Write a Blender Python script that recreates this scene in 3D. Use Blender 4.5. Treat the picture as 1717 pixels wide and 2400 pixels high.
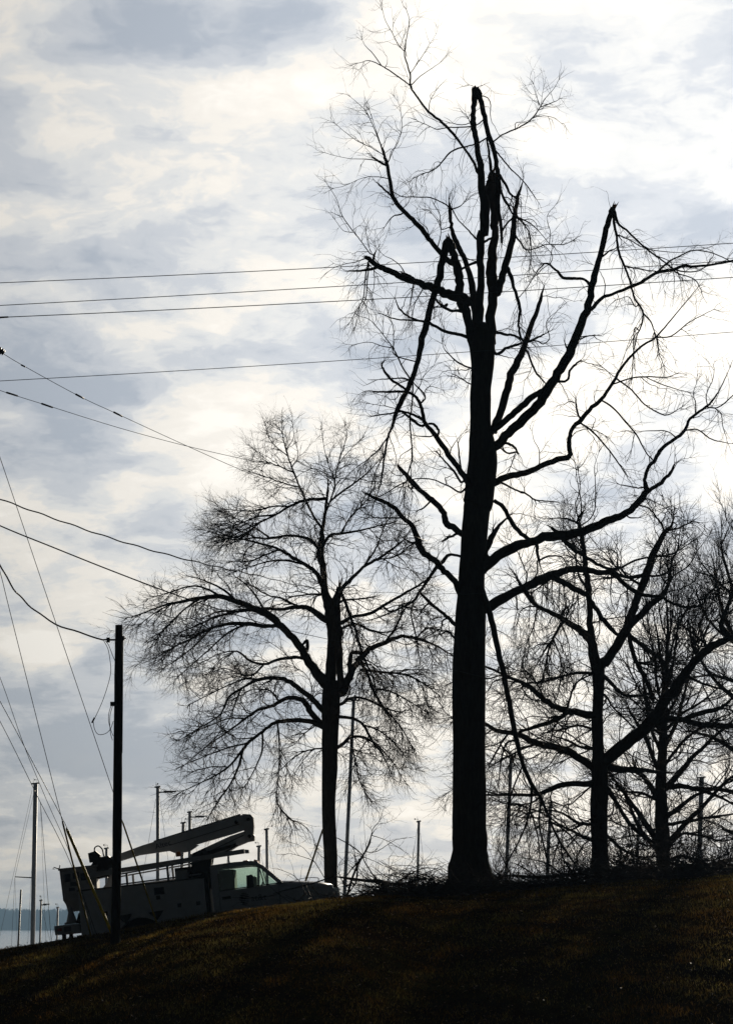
import bpy, bmesh, math, random
import numpy as np
from mathutils import Vector, Matrix, Quaternion

for o in list(bpy.data.objects): bpy.data.objects.remove(o, do_unlink=True)
S = bpy.context.scene
COL = S.collection
R = math.radians

# ------------------------------------------------------------------ camera
cam = bpy.data.objects.new('camera', bpy.data.cameras.new('camera'))
COL.objects.link(cam); S.camera = cam
cam.location = (0, 0, 5.3)
cam.rotation_euler = (R(90) + math.atan(964 / 6000), 0, 0)
cam.data.sensor_fit = 'VERTICAL'; cam.data.sensor_height = 24.0; cam.data.lens = 60.0
cam.data.clip_start = 0.5; cam.data.clip_end = 20000

# ------------------------------------------------------------------ light and sky
SUN_AZ, SUN_EL = 14.0, 14.0                    # degrees, azimuth to the right of straight ahead
sun_dir = Vector((math.sin(R(SUN_AZ)) * math.cos(R(SUN_EL)), math.cos(R(SUN_AZ)) * math.cos(R(SUN_EL)), math.sin(R(SUN_EL))))
sl = bpy.data.lights.new('sun', 'SUN'); sl.energy = 5.0; sl.angle = R(1.0); sl.color = (1.0, 0.88, 0.70)
sun = bpy.data.objects.new('sun', sl); COL.objects.link(sun)
sun.rotation_euler = sun_dir.to_track_quat('Z', 'Y').to_euler(); sun.location = sun_dir * 100

vs = S.view_settings
vs.view_transform = 'Standard'; vs.look = 'None'; vs.exposure = 0.0; vs.gamma = 1.0; vs.use_curve_mapping = False
S.render.engine = 'CYCLES'
S.cycles.use_denoising = True; S.cycles.denoiser = 'OPENIMAGEDENOISE'; S.cycles.denoising_prefilter = 'ACCURATE'
S.cycles.max_bounces = 6; S.cycles.diffuse_bounces = 2; S.cycles.glossy_bounces = 3
S.cycles.transmission_bounces = 6; S.cycles.transparent_max_bounces = 12; S.cycles.volume_bounces = 0
S.cycles.sample_clamp_indirect = 4.0

world = bpy.data.worlds.new('World'); S.world = world; world.use_nodes = True
class NT:
    """small helper for node graphs"""
    def __init__(s, tree): s.t = tree; s.n = tree.nodes; s.l = tree.links
    def node(s, typ, **kw):
        n = s.n.new(typ)
        for k, v in kw.items(): setattr(n, k, v)
        return n
    def put(s, sock, v):
        if isinstance(v, bpy.types.NodeSocket): s.l.new(v, sock)
        elif v is not None: sock.default_value = v
    def math(s, op, a, b=None, c=None, clamp=False):
        n = s.node('ShaderNodeMath', operation=op, use_clamp=clamp)
        for i, v in enumerate((a, b, c)): s.put(n.inputs[i], v) if v is not None else None
        return n.outputs[0]
    def vmath(s, op, a, b=None, out=0):
        n = s.node('ShaderNodeVectorMath', operation=op)
        s.put(n.inputs[0], a)
        if b is not None: s.put(n.inputs[1], b)
        return n.outputs[out]
    def noise(s, vec, scale, detail=4, rough=0.5, dist=0.0, out=0):
        n = s.node('ShaderNodeTexNoise'); s.put(n.inputs['Vector'], vec)
        n.inputs['Scale'].default_value = scale; n.inputs['Detail'].default_value = detail
        n.inputs['Roughness'].default_value = rough; n.inputs['Distortion'].default_value = dist
        return n.outputs[out]
    def ramp(s, fac, stops, interp='LINEAR'):
        n = s.node('ShaderNodeValToRGB'); n.color_ramp.interpolation = interp
        e = n.color_ramp.elements
        while len(e) < len(stops): e.new(0.5)
        for i, (p, c) in enumerate(stops):
            e[i].position = p; e[i].color = (c[0], c[1], c[2], 1) if not isinstance(c, (int, float)) else (c, c, c, 1)
        s.put(n.inputs[0], fac); return n.outputs[0]
    def mix(s, fac, a, b, blend='MIX'):
        n = s.node('ShaderNodeMix', data_type='RGBA', blend_type=blend)
        s.put(n.inputs[0], fac); 
        for i, v in ((6, a), (7, b)):
            if isinstance(v, tuple): v = (v[0], v[1], v[2], 1)
            s.put(n.inputs[i], v)
        return n.outputs[2]

def build_sky():
    g = NT(world.node_tree); g.n.clear()
    tc = g.node('ShaderNodeTexCoord'); d = tc.outputs['Generated']
    sky = g.node('ShaderNodeTexSky', sky_type='NISHITA'); sky.sun_disc = False
    sky.sun_elevation = R(SUN_EL); sky.sun_rotation = R(SUN_AZ); sky.altitude = 50
    sky.air_density = 1.0; sky.dust_density = 0.5; sky.ozone_density = 1.0
    # forward scattering of the veiled sun in the cloud layer
    cosg = g.vmath('DOT_PRODUCT', d, tuple(sun_dir), out=1)
    ang = g.math('ARCCOSINE', g.math('MINIMUM', cosg, 0.99999))
    glow = g.math('DIVIDE', 1.0, g.math('ADD', 1.0, g.math('POWER', g.math('MULTIPLY', ang, 1.0 / R(26)), 3.7)))
    glow2 = g.math('EXPONENT', g.math('MULTIPLY', ang, -1.0 / R(5.5)))
    lum = g.math('ADD', g.math('MULTIPLY_ADD', glow, 11.4, 0.0), g.math('MULTIPLY', glow2, 1.6))
    # cloud layer seen in perspective
    sep = g.node('ShaderNodeSeparateXYZ'); g.put(sep.inputs[0], d)
    w = g.math('DIVIDE', 1.0, g.math('ADD', g.math('MAXIMUM', sep.outputs[2], 0.0), 0.26))
    cv = g.node('ShaderNodeCombineXYZ')
    g.put(cv.inputs[0], g.math('MULTIPLY', sep.outputs[0], w)); g.put(cv.inputs[1], g.math('MULTIPLY', sep.outputs[1], w))
    cv.inputs[2].default_value = 7.35
    # tilt: the cloud bands rise a little to the right
    P = g.vmath('ADD', cv.outputs[0], (3.1, 0.4, 0.0))
    warp = g.vmath('SCALE', g.vmath('SUBTRACT', g.noise(P, 7.0, 4, 0.6, out=1), (0.5, 0.5, 0.5)))
    warp.node.inputs[3].default_value = 0.10
    Pw = g.vmath('ADD', P, warp)
    n1 = g.noise(Pw, 5.6, 8, 0.58)
    n2 = g.noise(g.vmath('ADD', Pw, (5.0, 9.0, 2.0)), 13.0, 7, 0.6)
    n = g.math('ADD', g.math('MULTIPLY', n1, 0.76), g.math('MULTIPLY', n2, 0.24))
    n = g.math('MULTIPLY_ADD', n, 1.8, -0.40)
    wv_ = g.vmath('MULTIPLY', Pw, (1.0, 0.55, 1.0))
    n = g.math('MULTIPLY_ADD', g.math('SUBTRACT', g.noise(wv_, 34.0, 6, 0.62, 0.4), 0.5), 0.10, n)
    # banks of thicker and thinner cloud
    for (az, el, rad, amt) in BANKS:
        c = Vector((math.sin(R(az)) * math.cos(R(el)), math.cos(R(az)) * math.cos(R(el)), math.sin(R(el))))
        dd = g.vmath('SUBTRACT', d, tuple(c))
        dd = g.vmath('MULTIPLY', dd, (1.0, 1.0, 1.7))
        r2 = g.vmath('DOT_PRODUCT', dd, dd, out=1)
        e = g.math('EXPONENT', g.math('MULTIPLY', r2, -1.0 / (R(rad) ** 2)))
        n = g.math('MULTIPLY_ADD', e, amt, n)
    shade = g.ramp(n, [(0.26, (0.50, 0.558, 0.65)), (0.42, (0.68, 0.718, 0.78)), (0.52, (0.86, 0.872, 0.88)), (0.60, (1.03, 0.99, 0.93)), (0.74, (1.15, 1.11, 1.045))], 'EASE')
    cloud = g.mix(1.0, shade, g.node('ShaderNodeCombineColor').outputs[0], 'MULTIPLY')
    cc = cloud.node.inputs[7].links[0].from_node
    for i, k in enumerate((1.0, 0.992, 0.975)): g.put(cc.inputs[i], g.math('MULTIPLY', lum, k))
    col = g.mix(g.math('MULTIPLY_ADD', n2, 0.04, 0.94), sky.outputs[0], cloud)
    bg = g.node('ShaderNodeBackground'); g.put(bg.inputs[0], col); bg.inputs[1].default_value = 0.1
    out = g.node('ShaderNodeOutputWorld'); g.put(out.inputs[0], bg.outputs[0])

# thicker (-) and thinner (+) cloud: azimuth, elevation (degrees), radius (degrees), amount
BANKS = [(-5.8, 14.7, 1.9, -0.18), (-4.0, 14.2, 1.4, -0.08), (-7.0, 12.6, 2.0, -0.08), (-6.6, 4.4, 2.0, -0.30), (-4.6, 3.2, 2.4, -0.20), (-7.4, 5.9, 0.9, 0.16), (-2.4, 4.6, 1.8, -0.07), (-6.6, 11.2, 1.7, -0.17), (-4.5, 11.8, 1.3, -0.06), (-5.4, 20.0, 2.0, -0.07),
         (-1.6, 19.2, 2.0, -0.07), (-7.0, 19.6, 2.0, -0.05), (5.8, 15.9, 1.8, -0.16), (2.6, 16.8, 1.3, -0.08), (7.5, 17.2, 1.2, -0.08), (4.0, 18.6, 1.0, -0.06),
         (-5.5, 17.3, 2.0, 0.09), (-3.0, 16.4, 1.6, 0.09), (5.5, 19.8, 2.2, 0.10), (6.5, 13.0, 2.6, 0.10), (3.0, 10.0, 3.0, 0.06),
         (-3.5, 9.6, 2.2, 0.05), (-7.2, 6.1, 1.2, 0.08), (1.5, 3.0, 2.4, 0.06), (-6.5, 9.4, 2.0, 0.05)]
build_sky()

# ------------------------------------------------------------------ measured data (metres)
T1_BASE=(2.81, 70.0, 6.029)
T1='''T 1 0,0,0,865 -1,0,32,716 -2,0,63,601 -2,0,103,520 -1,0,143,480 -2,0,229,458 -2,0,461,449 2,0,696,434 9,0,859,365 22,0,1042,366 28,0,1079,402 38,0,1154,415 41,0,1227,386 36,0,1302,297 36,0,1376,286 42,0,1451,310 42,0,1526,358 44,0,1560,311 45,0,1578,203 46,0,1590,72
Lb .5 42,0,1526,159 15,-5,1525,141 11,-9,1547,131 0,-20,1604,131 -15,-27,1640,166 -22,-33,1669,125 -22,-41,1712,121 -31,-46,1741,111 -39,-53,1777,105 -44,-57,1798,101 -51,-60,1813,93
Lh .7 -53,-59,1811,81 -57,-60,1801,101 -70,-67,1747,93 -82,-73,1689,100 -97,-79,1639,96 -112,-86,1581,90 -127,-93,1520,84 -138,-99,1466,80 -151,-105,1417,76 -171,-111,1371,71 -189,-116,1334,75 -204,-120,1296,59 -211,-124,1266,43 -222,-127,1240,32 -233,-134,1180,26 -238,-139,1136,24 -245,-144,1099,18 -260,-149,1055,10
Bh 2 -222,-128,1240,24 -249,-134,1202,18 -281,-140,1172,14 -302,-144,1157,10 -324,-148,1138,8
Bh 2 -229,-132,1195,18 -249,-116,1162,16 -263,-100,1128,14 -270,-84,1091,10 -281,-71,1060,6
Bh 2 -154,-103,1406,28 -155,-121,1351,24 -159,-135,1311,22 -163,-141,1292,24 -160,-161,1234,24 -158,-182,1172,22 -169,-198,1126,18 -177,-214,1080,14 -181,-230,1034,8
Bh 2 -162,-190,1149,16 -160,-181,1100,14 -157,-175,1065,10 -167,-165,1016,6
L .4 42,0,1534,136 35,0,1534,121 34,3,1610,122 38,6,1679,112 41,8,1736,112 39,11,1794,112 46,13,1852,112 49,13,1849,121 54,16,1925,135 45,19,1987,108 43,21,2038,95 36,23,2090,87 29,25,2142,79 22,26,2183,76 24,28,2225,82 27,29,2256,93 30,30,2282,104
Bh 1 30,30,2279,79 31,29,2285,71 40,28,2266,76 47,24,2229,71 57,21,2187,68 63,17,2145,76 78,14,2103,70 87,9,2045,70 91,5,1998,81 90,-2,1920,59 97,-6,1869,48 99,-10,1817,32
Bh 2 67,11,2132,36 60,9,2127,32 65,-2,2083,38 69,-12,2039,43 71,-18,2012,43
Bh 2 77,8,2101,27 97,16,2078,22 122,25,2050,19 157,37,2018,16 182,46,1990,14 202,55,1962,8
Bh 2 91,2,2023,38 110,-9,1989,35 124,-19,1956,32 138,-25,1944,21
Bh 2 91,0,1987,48 93,2,1992,43 104,15,1961,38 121,27,1934,32 136,38,1911,24 167,52,1890,16
B 2 72,9,2117,27 80,8,2119,24 102,5,2136,22 127,2,2147,22 151,-2,2157,22 176,-5,2171,22 195,-8,2190,19 210,-11,2212,16 225,-15,2237,11 250,-20,2266,8 264,-23,2290,6
B 2 210,-13,2212,14 235,-11,2223,14 260,-8,2234,8
B 2 214,-14,2218,12 207,-17,2221,11 200,-27,2243,8 192,-38,2270,6
B 2 141,-2,2149,14 142,3,2171,11 162,7,2175,8
Bh 2.5 60,5,2128,27 33,-6,2109,24 3,-17,2096,22 -22,-25,2088,24 -47,-35,2072,24 -67,-46,2044,21 -92,-59,2015,19 -121,-70,2001,13 -151,-81,1983,11
Bh 2.5 25,24,2167,24 19,24,2167,22 -15,27,2166,19 -49,30,2167,16 -79,33,2162,14 -109,36,2176,11 -133,38,2187,8
B 2 56,15,2185,24 49,13,2182,22 31,8,2167,19 14,4,2171,16 -11,-2,2164,14 -36,-8,2167,11
L .8 44,18,2025,42 36,20,2028,38 19,30,2072,38 -5,39,2110,35 -34,50,2155,38 -63,59,2189,38 -103,70,2226,33 -132,80,2268,30 -154,89,2307,27 -154,96,2341,25 -161,101,2369,22 -171,111,2419,19 -163,122,2476,14 -156,131,2521,11 -165,138,2558,8
B 2 -154,88,2310,22 -187,102,2340,22 -216,114,2365,19 -237,121,2381,17 -272,134,2401,14 -297,143,2399,8 -317,150,2396,6
B 2 -237,119,2380,14 -262,112,2414,11 -282,107,2434,8 -294,103,2453,6
B 2.5 -171,113,2422,14 -191,125,2450,14 -206,139,2487,11 -226,155,2530,8 -234,168,2566,6
B 2 -152,88,2312,14 -127,74,2333,11 -88,55,2355,8 -70,46,2365,6
B 2 -157,98,2347,11 -136,101,2379,11 -116,105,2412,8 -98,108,2444,6
B 2 -103,70,2228,14 -98,67,2258,11 -83,64,2286,6
Lb .3 42,0,1534,159 65,4,1534,142 68,17,1613,152 75,30,1684,153 72,40,1744,143 75,50,1804,123 85,60,1865,113 82,64,1888,122 84,73,1942,120 76,82,1995,158 78,87,2028,150 80,90,2047,115
Bb .5 77,73,1986,76 70,75,1983,68 63,81,2005,60 68,86,2027,38
Bb .5 91,-1,1958,75 86,-3,1960,67 88,-14,1983,54 85,-24,2005,27
Lb 1 74,25,1683,151 88,28,1684,134 93,31,1700,122 107,43,1749,102 120,53,1794,102 132,65,1847,92 139,75,1896,74 139,79,1913,76 150,92,1973,55 158,98,2000,38 167,105,2029,16
B 2 142,43,1913,27 117,50,1889,27 105,55,1870,24
Bh 2 142,43,1908,24 166,38,1896,22 190,34,1880,19 209,29,1858,13 233,23,1826,11
Bh 2 138,68,1864,27 158,75,1840,24 173,81,1821,22 203,88,1828,19 233,95,1841,16 278,105,1843,14 309,113,1856,11
Bh 2.5 241,99,1844,14 243,95,1881,11 234,91,1921,8 259,87,1956,6
Bh 2 137,40,1917,24 161,46,1893,22 181,52,1859,19 186,60,1811,16 181,69,1758,11
Bh 2.2 114,53,1770,53 126,45,1738,57 133,37,1705,53 143,29,1669,49 150,20,1629,45 145,12,1593,41 148,4,1557,36 162,-4,1525,20
B 1.5 66,11,1564,45 82,15,1565,41 108,22,1561,41 135,29,1559,37 153,35,1549,28
B 1.5 65,8,1535,54 81,2,1500,49 107,-3,1514,44 132,-8,1522,40 154,-12,1529,32
B 1.5 43,10,1820,41 62,14,1833,37 77,17,1841,29
B 1.5 40,8,1765,50 28,6,1766,45 2,2,1753,41 -21,-3,1737,28
B 2.5 43,11,1830,36 29,14,1834,32 8,22,1861,24 -21,33,1895,19 -36,40,1925,16
Lb .8 35,3,1562,113 25,6,1565,101 25,17,1606,102 23,29,1646,102 19,40,1687,98 16,50,1720,94 8,60,1755,76 -6,73,1799,76 -25,86,1843,76 -36,97,1882,65 -41,108,1921,55 -42,117,1954,49 -44,123,1974,16
B 2 -42,111,1949,25 -36,110,1950,22 -63,104,1966,19 -98,97,1979,19 -143,89,1979,16 -178,82,1978,14 -202,77,1989,11
B 2 -36,106,1948,19 -13,108,1957,16 2,110,1975,11
B 2 -38,95,1890,18 -44,93,1891,16 -69,83,1883,14 -72,68,1920,11 -89,55,1947,8
Lb 1 -34,-44,1756,90 -46,-38,1752,80 -72,-21,1784,75 -101,0,1825,67 -125,19,1865,70 -159,40,1907,68 -188,59,1943,65 -207,75,1978,60 -212,91,2018,52 -221,113,2077,52 -227,125,2106,44 -234,136,2134,36
Bb .5 -208,70,1974,35 -227,78,1994,33 -247,85,2017,25
Bb .5 -223,105,2077,36 -242,98,2085,33 -262,91,2097,25
B 3 -222,107,2080,19 -207,113,2118,14 -187,119,2161,11 -179,124,2194,11 -181,130,2238,8 -191,136,2281,6
B 3 -227,113,2092,19 -242,91,2137,16 -257,73,2173,14 -272,57,2203,11 -292,41,2229,8 -326,22,2254,6
B 3 -229,123,2111,16 -267,141,2142,14 -302,155,2162,11 -337,172,2193,8 -373,189,2230,6
B 3 -237,100,2086,14 -277,95,2092,11 -326,88,2092,8 -366,83,2098,6 -401,78,2107,6
B 2.5 -234,134,2130,14 -247,142,2174,11 -272,158,2257,8
B 2 -215,91,2034,14 -257,76,2035,11 -297,63,2026,8 -341,47,2000,8 -375,35,1989,6
B 1.5 -173,46,1924,21 -183,50,1917,19 -203,57,1914,16 -218,64,1901,14 -230,71,1885,8
B 2.5 -101,5,1826,16 -111,-10,1857,11 -131,-21,1874,8
B 2.5 -82,-5,1803,16 -71,5,1852,13 -81,14,1889,11 -105,23,1922,8
Lb .8 -13,-23,1636,158 0,-32,1639,141 -12,-43,1648,161 -49,-69,1652,133 -83,-93,1661,120 -112,-114,1665,112 -145,-137,1671,100 -174,-158,1675,91 -204,-180,1684,89 -229,-199,1692,79 -254,-218,1698,71 -268,-231,1707,71 -277,-239,1713,59 -283,-243,1713,43
Bb .6 -254,-192,1705,53 -256,-195,1696,47 -283,-206,1688,35 -301,-213,1683,30 -329,-224,1680,20
Bb .5 -263,-203,1711,43 -261,-198,1727,36 -256,-193,1742,18
Bb .5 -145,-125,1674,68 -159,-129,1686,64 -176,-132,1695,48
B 2.5 -259,-196,1733,18 -272,-192,1739,16 -296,-180,1776,13 -315,-171,1803,13 -349,-153,1857,11 -363,-139,1906,8 -393,-123,1960,6
B 2 -318,-160,1806,11 -344,-170,1808,8 -367,-186,1834,6
Bh 2.5 -271,-214,1714,26 -277,-209,1706,24 -285,-192,1666,20 -290,-170,1616,16 -312,-153,1580,12 -326,-141,1557,8
Bh 2.5 -274,-203,1707,20 -279,-217,1652,18 -283,-228,1605,14 -297,-239,1566,10 -311,-251,1519,6
Bh 2 -261,-202,1693,16 -259,-192,1659,12 -265,-181,1625,8
B 2.5 -240,-184,1701,16 -261,-188,1730,12 -276,-191,1762,10 -283,-195,1798,6
B 2.5 -166,-130,1689,20 -167,-129,1686,18 -188,-122,1721,14 -210,-117,1741,12 -232,-113,1753,8 -254,-108,1777,6
Bh 2.5 -149,-127,1674,27 -152,-130,1665,24 -156,-139,1639,20 -162,-152,1602,16 -168,-160,1578,10
Bh 2.5 -124,-114,1669,22 -130,-109,1650,20 -145,-102,1625,16 -152,-96,1601,14 -154,-92,1583,8
B 2.5 -283,-239,1711,16 -311,-244,1700,12 -336,-248,1694,10 -365,-252,1684,8 -382,-255,1672,6
Lb 1 -7,-21,1623,59 -15,-30,1615,52 -26,-41,1614,50 -49,-63,1609,44 -75,-93,1617,40 -94,-121,1632,30
B 1.5 -63,-91,1609,31 -57,-88,1622,28 -72,-83,1615,24 -91,-77,1616,18
Lb 1.2 11,-12,1546,59 0,-19,1544,52 -27,-36,1548,48 -56,-56,1549,44 -79,-71,1555,40 -105,-90,1565,40 -130,-108,1568,32 -156,-125,1572,28 -174,-139,1579,24 -193,-155,1594,24 -202,-172,1614,16
B 2 -130,-108,1567,24 -167,-120,1568,24 -207,-134,1569,20 -239,-146,1579,14
B 3 -141,-98,1455,18 -203,-76,1479,16 -206,-64,1519,14 -206,-52,1559,12 -217,-39,1599,8
L 2.5 42,0,1461,32 16,-21,1452,28 -17,-49,1459,24 -35,-67,1466,20 -65,-101,1488,14 -73,-120,1506,8
Lb 2 39,0,1414,23 15,23,1416,20 -13,55,1440,16 -36,80,1459,12
L .9 34,0,1126,94 3,-18,1128,84 -24,-45,1164,76 -50,-69,1192,72 -79,-98,1231,69 -105,-122,1259,63 -123,-140,1281,59 -131,-159,1311,51 -138,-172,1330,43 -156,-187,1345,39 -178,-200,1351,35 -214,-221,1345,29 -263,-250,1339,21
B 1.5 -127,-128,1288,43 -152,-134,1299,36 -184,-142,1307,30 -216,-149,1300,24 -267,-160,1290,18
B .6 -86,-91,1247,40 -83,-87,1266,36 -95,-82,1282,36 -111,-78,1286,32
B 1 -118,-120,1279,44 -130,-124,1270,40 -148,-129,1280,36 -170,-137,1297,32 -184,-142,1305,28
B 2.5 -136,-161,1326,31 -132,-160,1328,28 -121,-153,1344,24 -132,-146,1364,22 -150,-136,1385,18
B 1.5 -171,-106,1376,32 -189,-112,1386,36 -207,-118,1396,36 -225,-125,1413,32 -236,-131,1430,28 -239,-134,1440,28 -232,-137,1450,16
B 2 -158,-104,1401,31 -167,-101,1405,28 -189,-96,1410,24 -214,-90,1409,20 -245,-83,1409,14
B 2 -165,-100,1404,27 -163,-101,1409,24 -182,-111,1438,22 -196,-119,1466,20 -207,-126,1486,18 -225,-134,1510,14 -268,-152,1558,10 -301,-161,1570,6
B 2.5 -203,-76,1498,16 -239,-72,1506,12 -275,-68,1518,10 -319,-64,1511,6
B 2 -184,-144,1308,16 -213,-147,1317,12 -249,-151,1323,8 -270,-153,1326,6
Bb 1 -95,-96,1252,22 -104,-93,1247,20 -122,-86,1248,18 -142,-79,1251,12
Lb .9 19,0,996,103 -11,20,990,92 -40,42,1016,90 -59,56,1029,91 -64,71,1057,85 -82,90,1087,81 -104,108,1108,77 -125,125,1130,71 -151,147,1160,72 -173,167,1190,58 -187,180,1208,47
Bb .6 -22,25,998,48 -48,13,985,40 -67,3,973,32
Bb 1 -98,103,1103,32 -104,106,1097,28 -118,112,1083,24 -137,118,1074,16
B 2.5 -147,139,1151,25 -155,136,1139,22 -164,133,1150,20
B 2 -175,-206,1101,19 -200,-202,1089,18 -235,-196,1068,14 -267,-190,1055,8
L 2 2,-21,1127,31 -21,-1,1107,28 -51,20,1127,24 -83,41,1145,20 -105,55,1155,20 -145,79,1158,16 -177,99,1152,12
Lb 2 -7,-29,1141,36 -21,-20,1133,32 -40,-2,1168,30 -62,15,1196,24 -84,31,1226,20
Lb 1.5 -24,-42,1164,27 -20,-44,1164,24 -26,-65,1200,24 -30,-82,1229,16
Lb 1.2 7,0,818,98 -23,-13,824,87 -39,-28,855,83 -69,-46,882,83 -90,-59,902,83 -123,-76,925,85 -138,-89,948,91 -149,-105,982,79 -163,-116,1002,69 -185,-128,1018,63 -203,-140,1038,59 -231,-154,1054,55 -256,-166,1063,49 -285,-180,1075,35
B 2 -185,-123,1016,28 -220,-133,1014,24 -252,-141,1013,16 -281,-150,1022,10
B 1.5 -140,-87,958,44 -152,-81,953,39 -166,-74,958,28 -177,-68,966,16
Lh 1.6 14,0,927,49 -21,12,930,44 -52,22,935,40 -70,31,918,50 -91,41,897,50 -113,54,866,44 -135,67,835,44 -149,75,814,40 -182,88,797,28 -230,105,777,20 -274,120,764,14
Bh 2 -149,84,815,24 -157,69,772,24 -146,50,719,24 -140,38,685,16
Bh 2.5 -182,96,798,20 -182,97,802,18 -186,106,769,16 -204,118,734,12
L 1 4,0,736,71 -31,25,738,64 -55,49,763,56 -80,72,787,48 -105,96,812,44 -130,120,840,36
Bb 1 -103,96,813,28 -120,87,797,24 -139,75,769,16
B 1.5 -52,45,762,28 -70,48,755,26 -74,53,730,20 -88,58,705,14
Lb .5 40,0,1237,162 74,-6,1233,145 113,-17,1272,116 156,-28,1309,140 200,-40,1356,144 226,-50,1396,144 256,-60,1442,135 282,-71,1489,132 304,-82,1540,120 321,-91,1587,110 336,-99,1626,108 345,-110,1681,91 360,-121,1732,79 373,-132,1788,79 385,-141,1834,84 394,-147,1864,86 399,-150,1878,81
B .6 38,0,1274,108 69,-9,1278,96 104,-21,1306,87 139,-34,1335,91 173,-47,1364,86 199,-55,1380,72 220,-64,1400,43
B 1.2 329,-89,1608,65 341,-84,1607,58 372,-66,1643,55 400,-54,1657,53 441,-36,1677,53 488,-15,1701,53 531,5,1733,49 582,26,1748,44 611,38,1762,44 667,60,1768,39 719,81,1781,37 772,102,1796,35 849,133,1817,25 898,152,1837,12
B 1.5 535,22,1738,29 567,9,1766,24 602,-2,1782,22 636,-14,1794,19 682,-28,1784,17 724,-42,1762,15 753,-52,1741,12
Bh 1.5 402,-149,1875,38 406,-154,1853,36 414,-159,1829,33 439,-168,1805,31 472,-180,1766,31 505,-190,1736,28 533,-199,1712,24 562,-208,1687,24 612,-221,1679,19 641,-229,1691,14
Bh 1.5 400,-144,1870,38 402,-141,1843,38 409,-137,1800,36 416,-132,1756,34 433,-127,1713,31 448,-122,1669,31 458,-118,1630,29 480,-113,1595,29 478,-110,1561,24 462,-105,1522,19 453,-100,1469,17 451,-94,1417,10
Bh 2.5 470,-106,1542,19 459,-102,1549,17 455,-89,1499,14 460,-78,1457,10
Bh 2.5 480,-112,1591,22 501,-118,1563,19 512,-125,1526,14 519,-132,1484,10
Bh 1.5 409,-136,1806,21 416,-133,1805,19 447,-124,1794,17 488,-111,1775,14 551,-93,1769,12 596,-81,1770,7
Bh 2 431,-127,1718,24 435,-128,1719,22 482,-151,1702,19 519,-168,1693,14
B 2 588,43,1754,22 589,44,1748,20 611,46,1739,17 647,49,1726,15 665,53,1695,10
B 2.5 469,-115,1613,19 458,-119,1607,17 440,-131,1631,12 404,-144,1619,10
Bb 1.5 343,-101,1669,54 337,-98,1673,48 322,-90,1691,41 297,-80,1696,43 267,-68,1701,43 251,-59,1721,36 226,-45,1747,29 213,-40,1749,22
B 2.5 215,-42,1748,19 194,-53,1723,15 171,-70,1682,12 147,-85,1647,10
B 2.5 229,-50,1743,16 232,-49,1747,15 239,-41,1771,12 223,-31,1797,10
B 1.5 364,-115,1748,32 371,-118,1749,29 390,-127,1762,22 415,-138,1770,12
Bb 1 299,-73,1529,27 309,-70,1525,24 331,-63,1536,19 358,-56,1540,12
Bb .3 277,-64,1484,34 274,-69,1499,31 267,-75,1516,17
Bb 1 237,-50,1414,40 250,-47,1411,36 275,-41,1415,34 284,-35,1444,31 296,-30,1460,31 311,-26,1473,29
Lb 1.2 69,-11,1277,124 70,-9,1282,111 93,8,1335,106 112,31,1408,109 131,49,1466,102 160,68,1525,88 179,86,1584,79 204,106,1649,64 214,117,1683,54 226,129,1726,15
B 2 160,-2,1532,39 182,-5,1538,34 204,-8,1549,29 217,-9,1555,19
B 2.5 169,75,1554,22 201,87,1557,20 220,95,1550,17 239,105,1570,15 231,123,1620,12 269,142,1662,7
B 2 160,67,1525,38 173,63,1519,34 185,52,1481,29 197,44,1452,27 219,34,1425,22
L 1.1 36,0,1135,124 71,9,1136,111 114,20,1156,92 159,32,1167,85 203,44,1187,78 249,56,1209,78 287,66,1220,75 287,76,1262,68 296,85,1300,64 324,95,1332,69 357,106,1368,64 385,116,1397,52 413,127,1436,47 442,140,1486,44 476,153,1530,37 514,164,1565,32 547,173,1586,30 585,187,1631,22 629,203,1686,15 678,220,1746,10
B 2.2 512,-126,1519,21 556,-119,1523,19 602,-110,1560,17 642,-103,1584,12 678,-97,1604,10
B 2.2 418,140,1445,28 421,139,1443,25 463,127,1456,22 507,116,1460,20 567,99,1454,17 593,92,1462,10
B 2 506,111,1459,15 552,124,1441,15 607,138,1426,12 649,149,1419,10
B 2 318,101,1326,33 322,100,1324,29 359,90,1292,29 393,79,1249,24 418,69,1212,22 443,59,1169,15
B 2 382,126,1396,30 386,127,1393,27 418,135,1374,25 454,146,1335,25 486,156,1300,22 513,167,1252,20 536,175,1226,12
B 2 486,158,1301,17 481,157,1301,15 474,151,1276,12 470,145,1255,10
B 2 429,145,1464,28 434,147,1458,25 475,162,1431,22 512,179,1393,20 573,199,1365,20 615,212,1386,12
Bb 1.5 325,104,1333,36 320,102,1338,32 311,93,1365,29 309,86,1387,20
B 2 306,89,1378,17 293,92,1383,15 280,96,1377,10
B 2.5 429,145,1464,20 420,144,1469,12 388,140,1495,10
Bh 3 515,-128,1510,19 518,-128,1512,17 521,-122,1478,14 534,-115,1444,10
Lb 1.5 87,16,1144,41 87,18,1140,36 105,29,1133,31 133,46,1122,29 160,61,1116,24 192,81,1099,22 219,96,1099,19 257,116,1099,15
B 1 149,68,1117,22 160,66,1117,19 160,64,1129,12
L .8 11,0,882,188 36,-7,889,167 79,-23,926,143 122,-36,946,131 169,-50,961,124 216,-63,973,131 262,-76,975,126 309,-89,986,123 355,-103,1001,118 397,-115,1017,102 431,-126,1032,94 456,-135,1057,90 477,-145,1086,82 472,-154,1115,56 484,-164,1148,52 501,-171,1168,49 517,-180,1197,52 551,-192,1220,47 576,-201,1240,47 592,-212,1273,42 625,-223,1297,35 646,-231,1313,26 666,-241,1341,19 682,-251,1373,14 695,-260,1402,9
Bb 1 478,-130,1086,61 514,-118,1108,59 537,-109,1131,47 549,-104,1145,33 562,-96,1169,19
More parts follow.
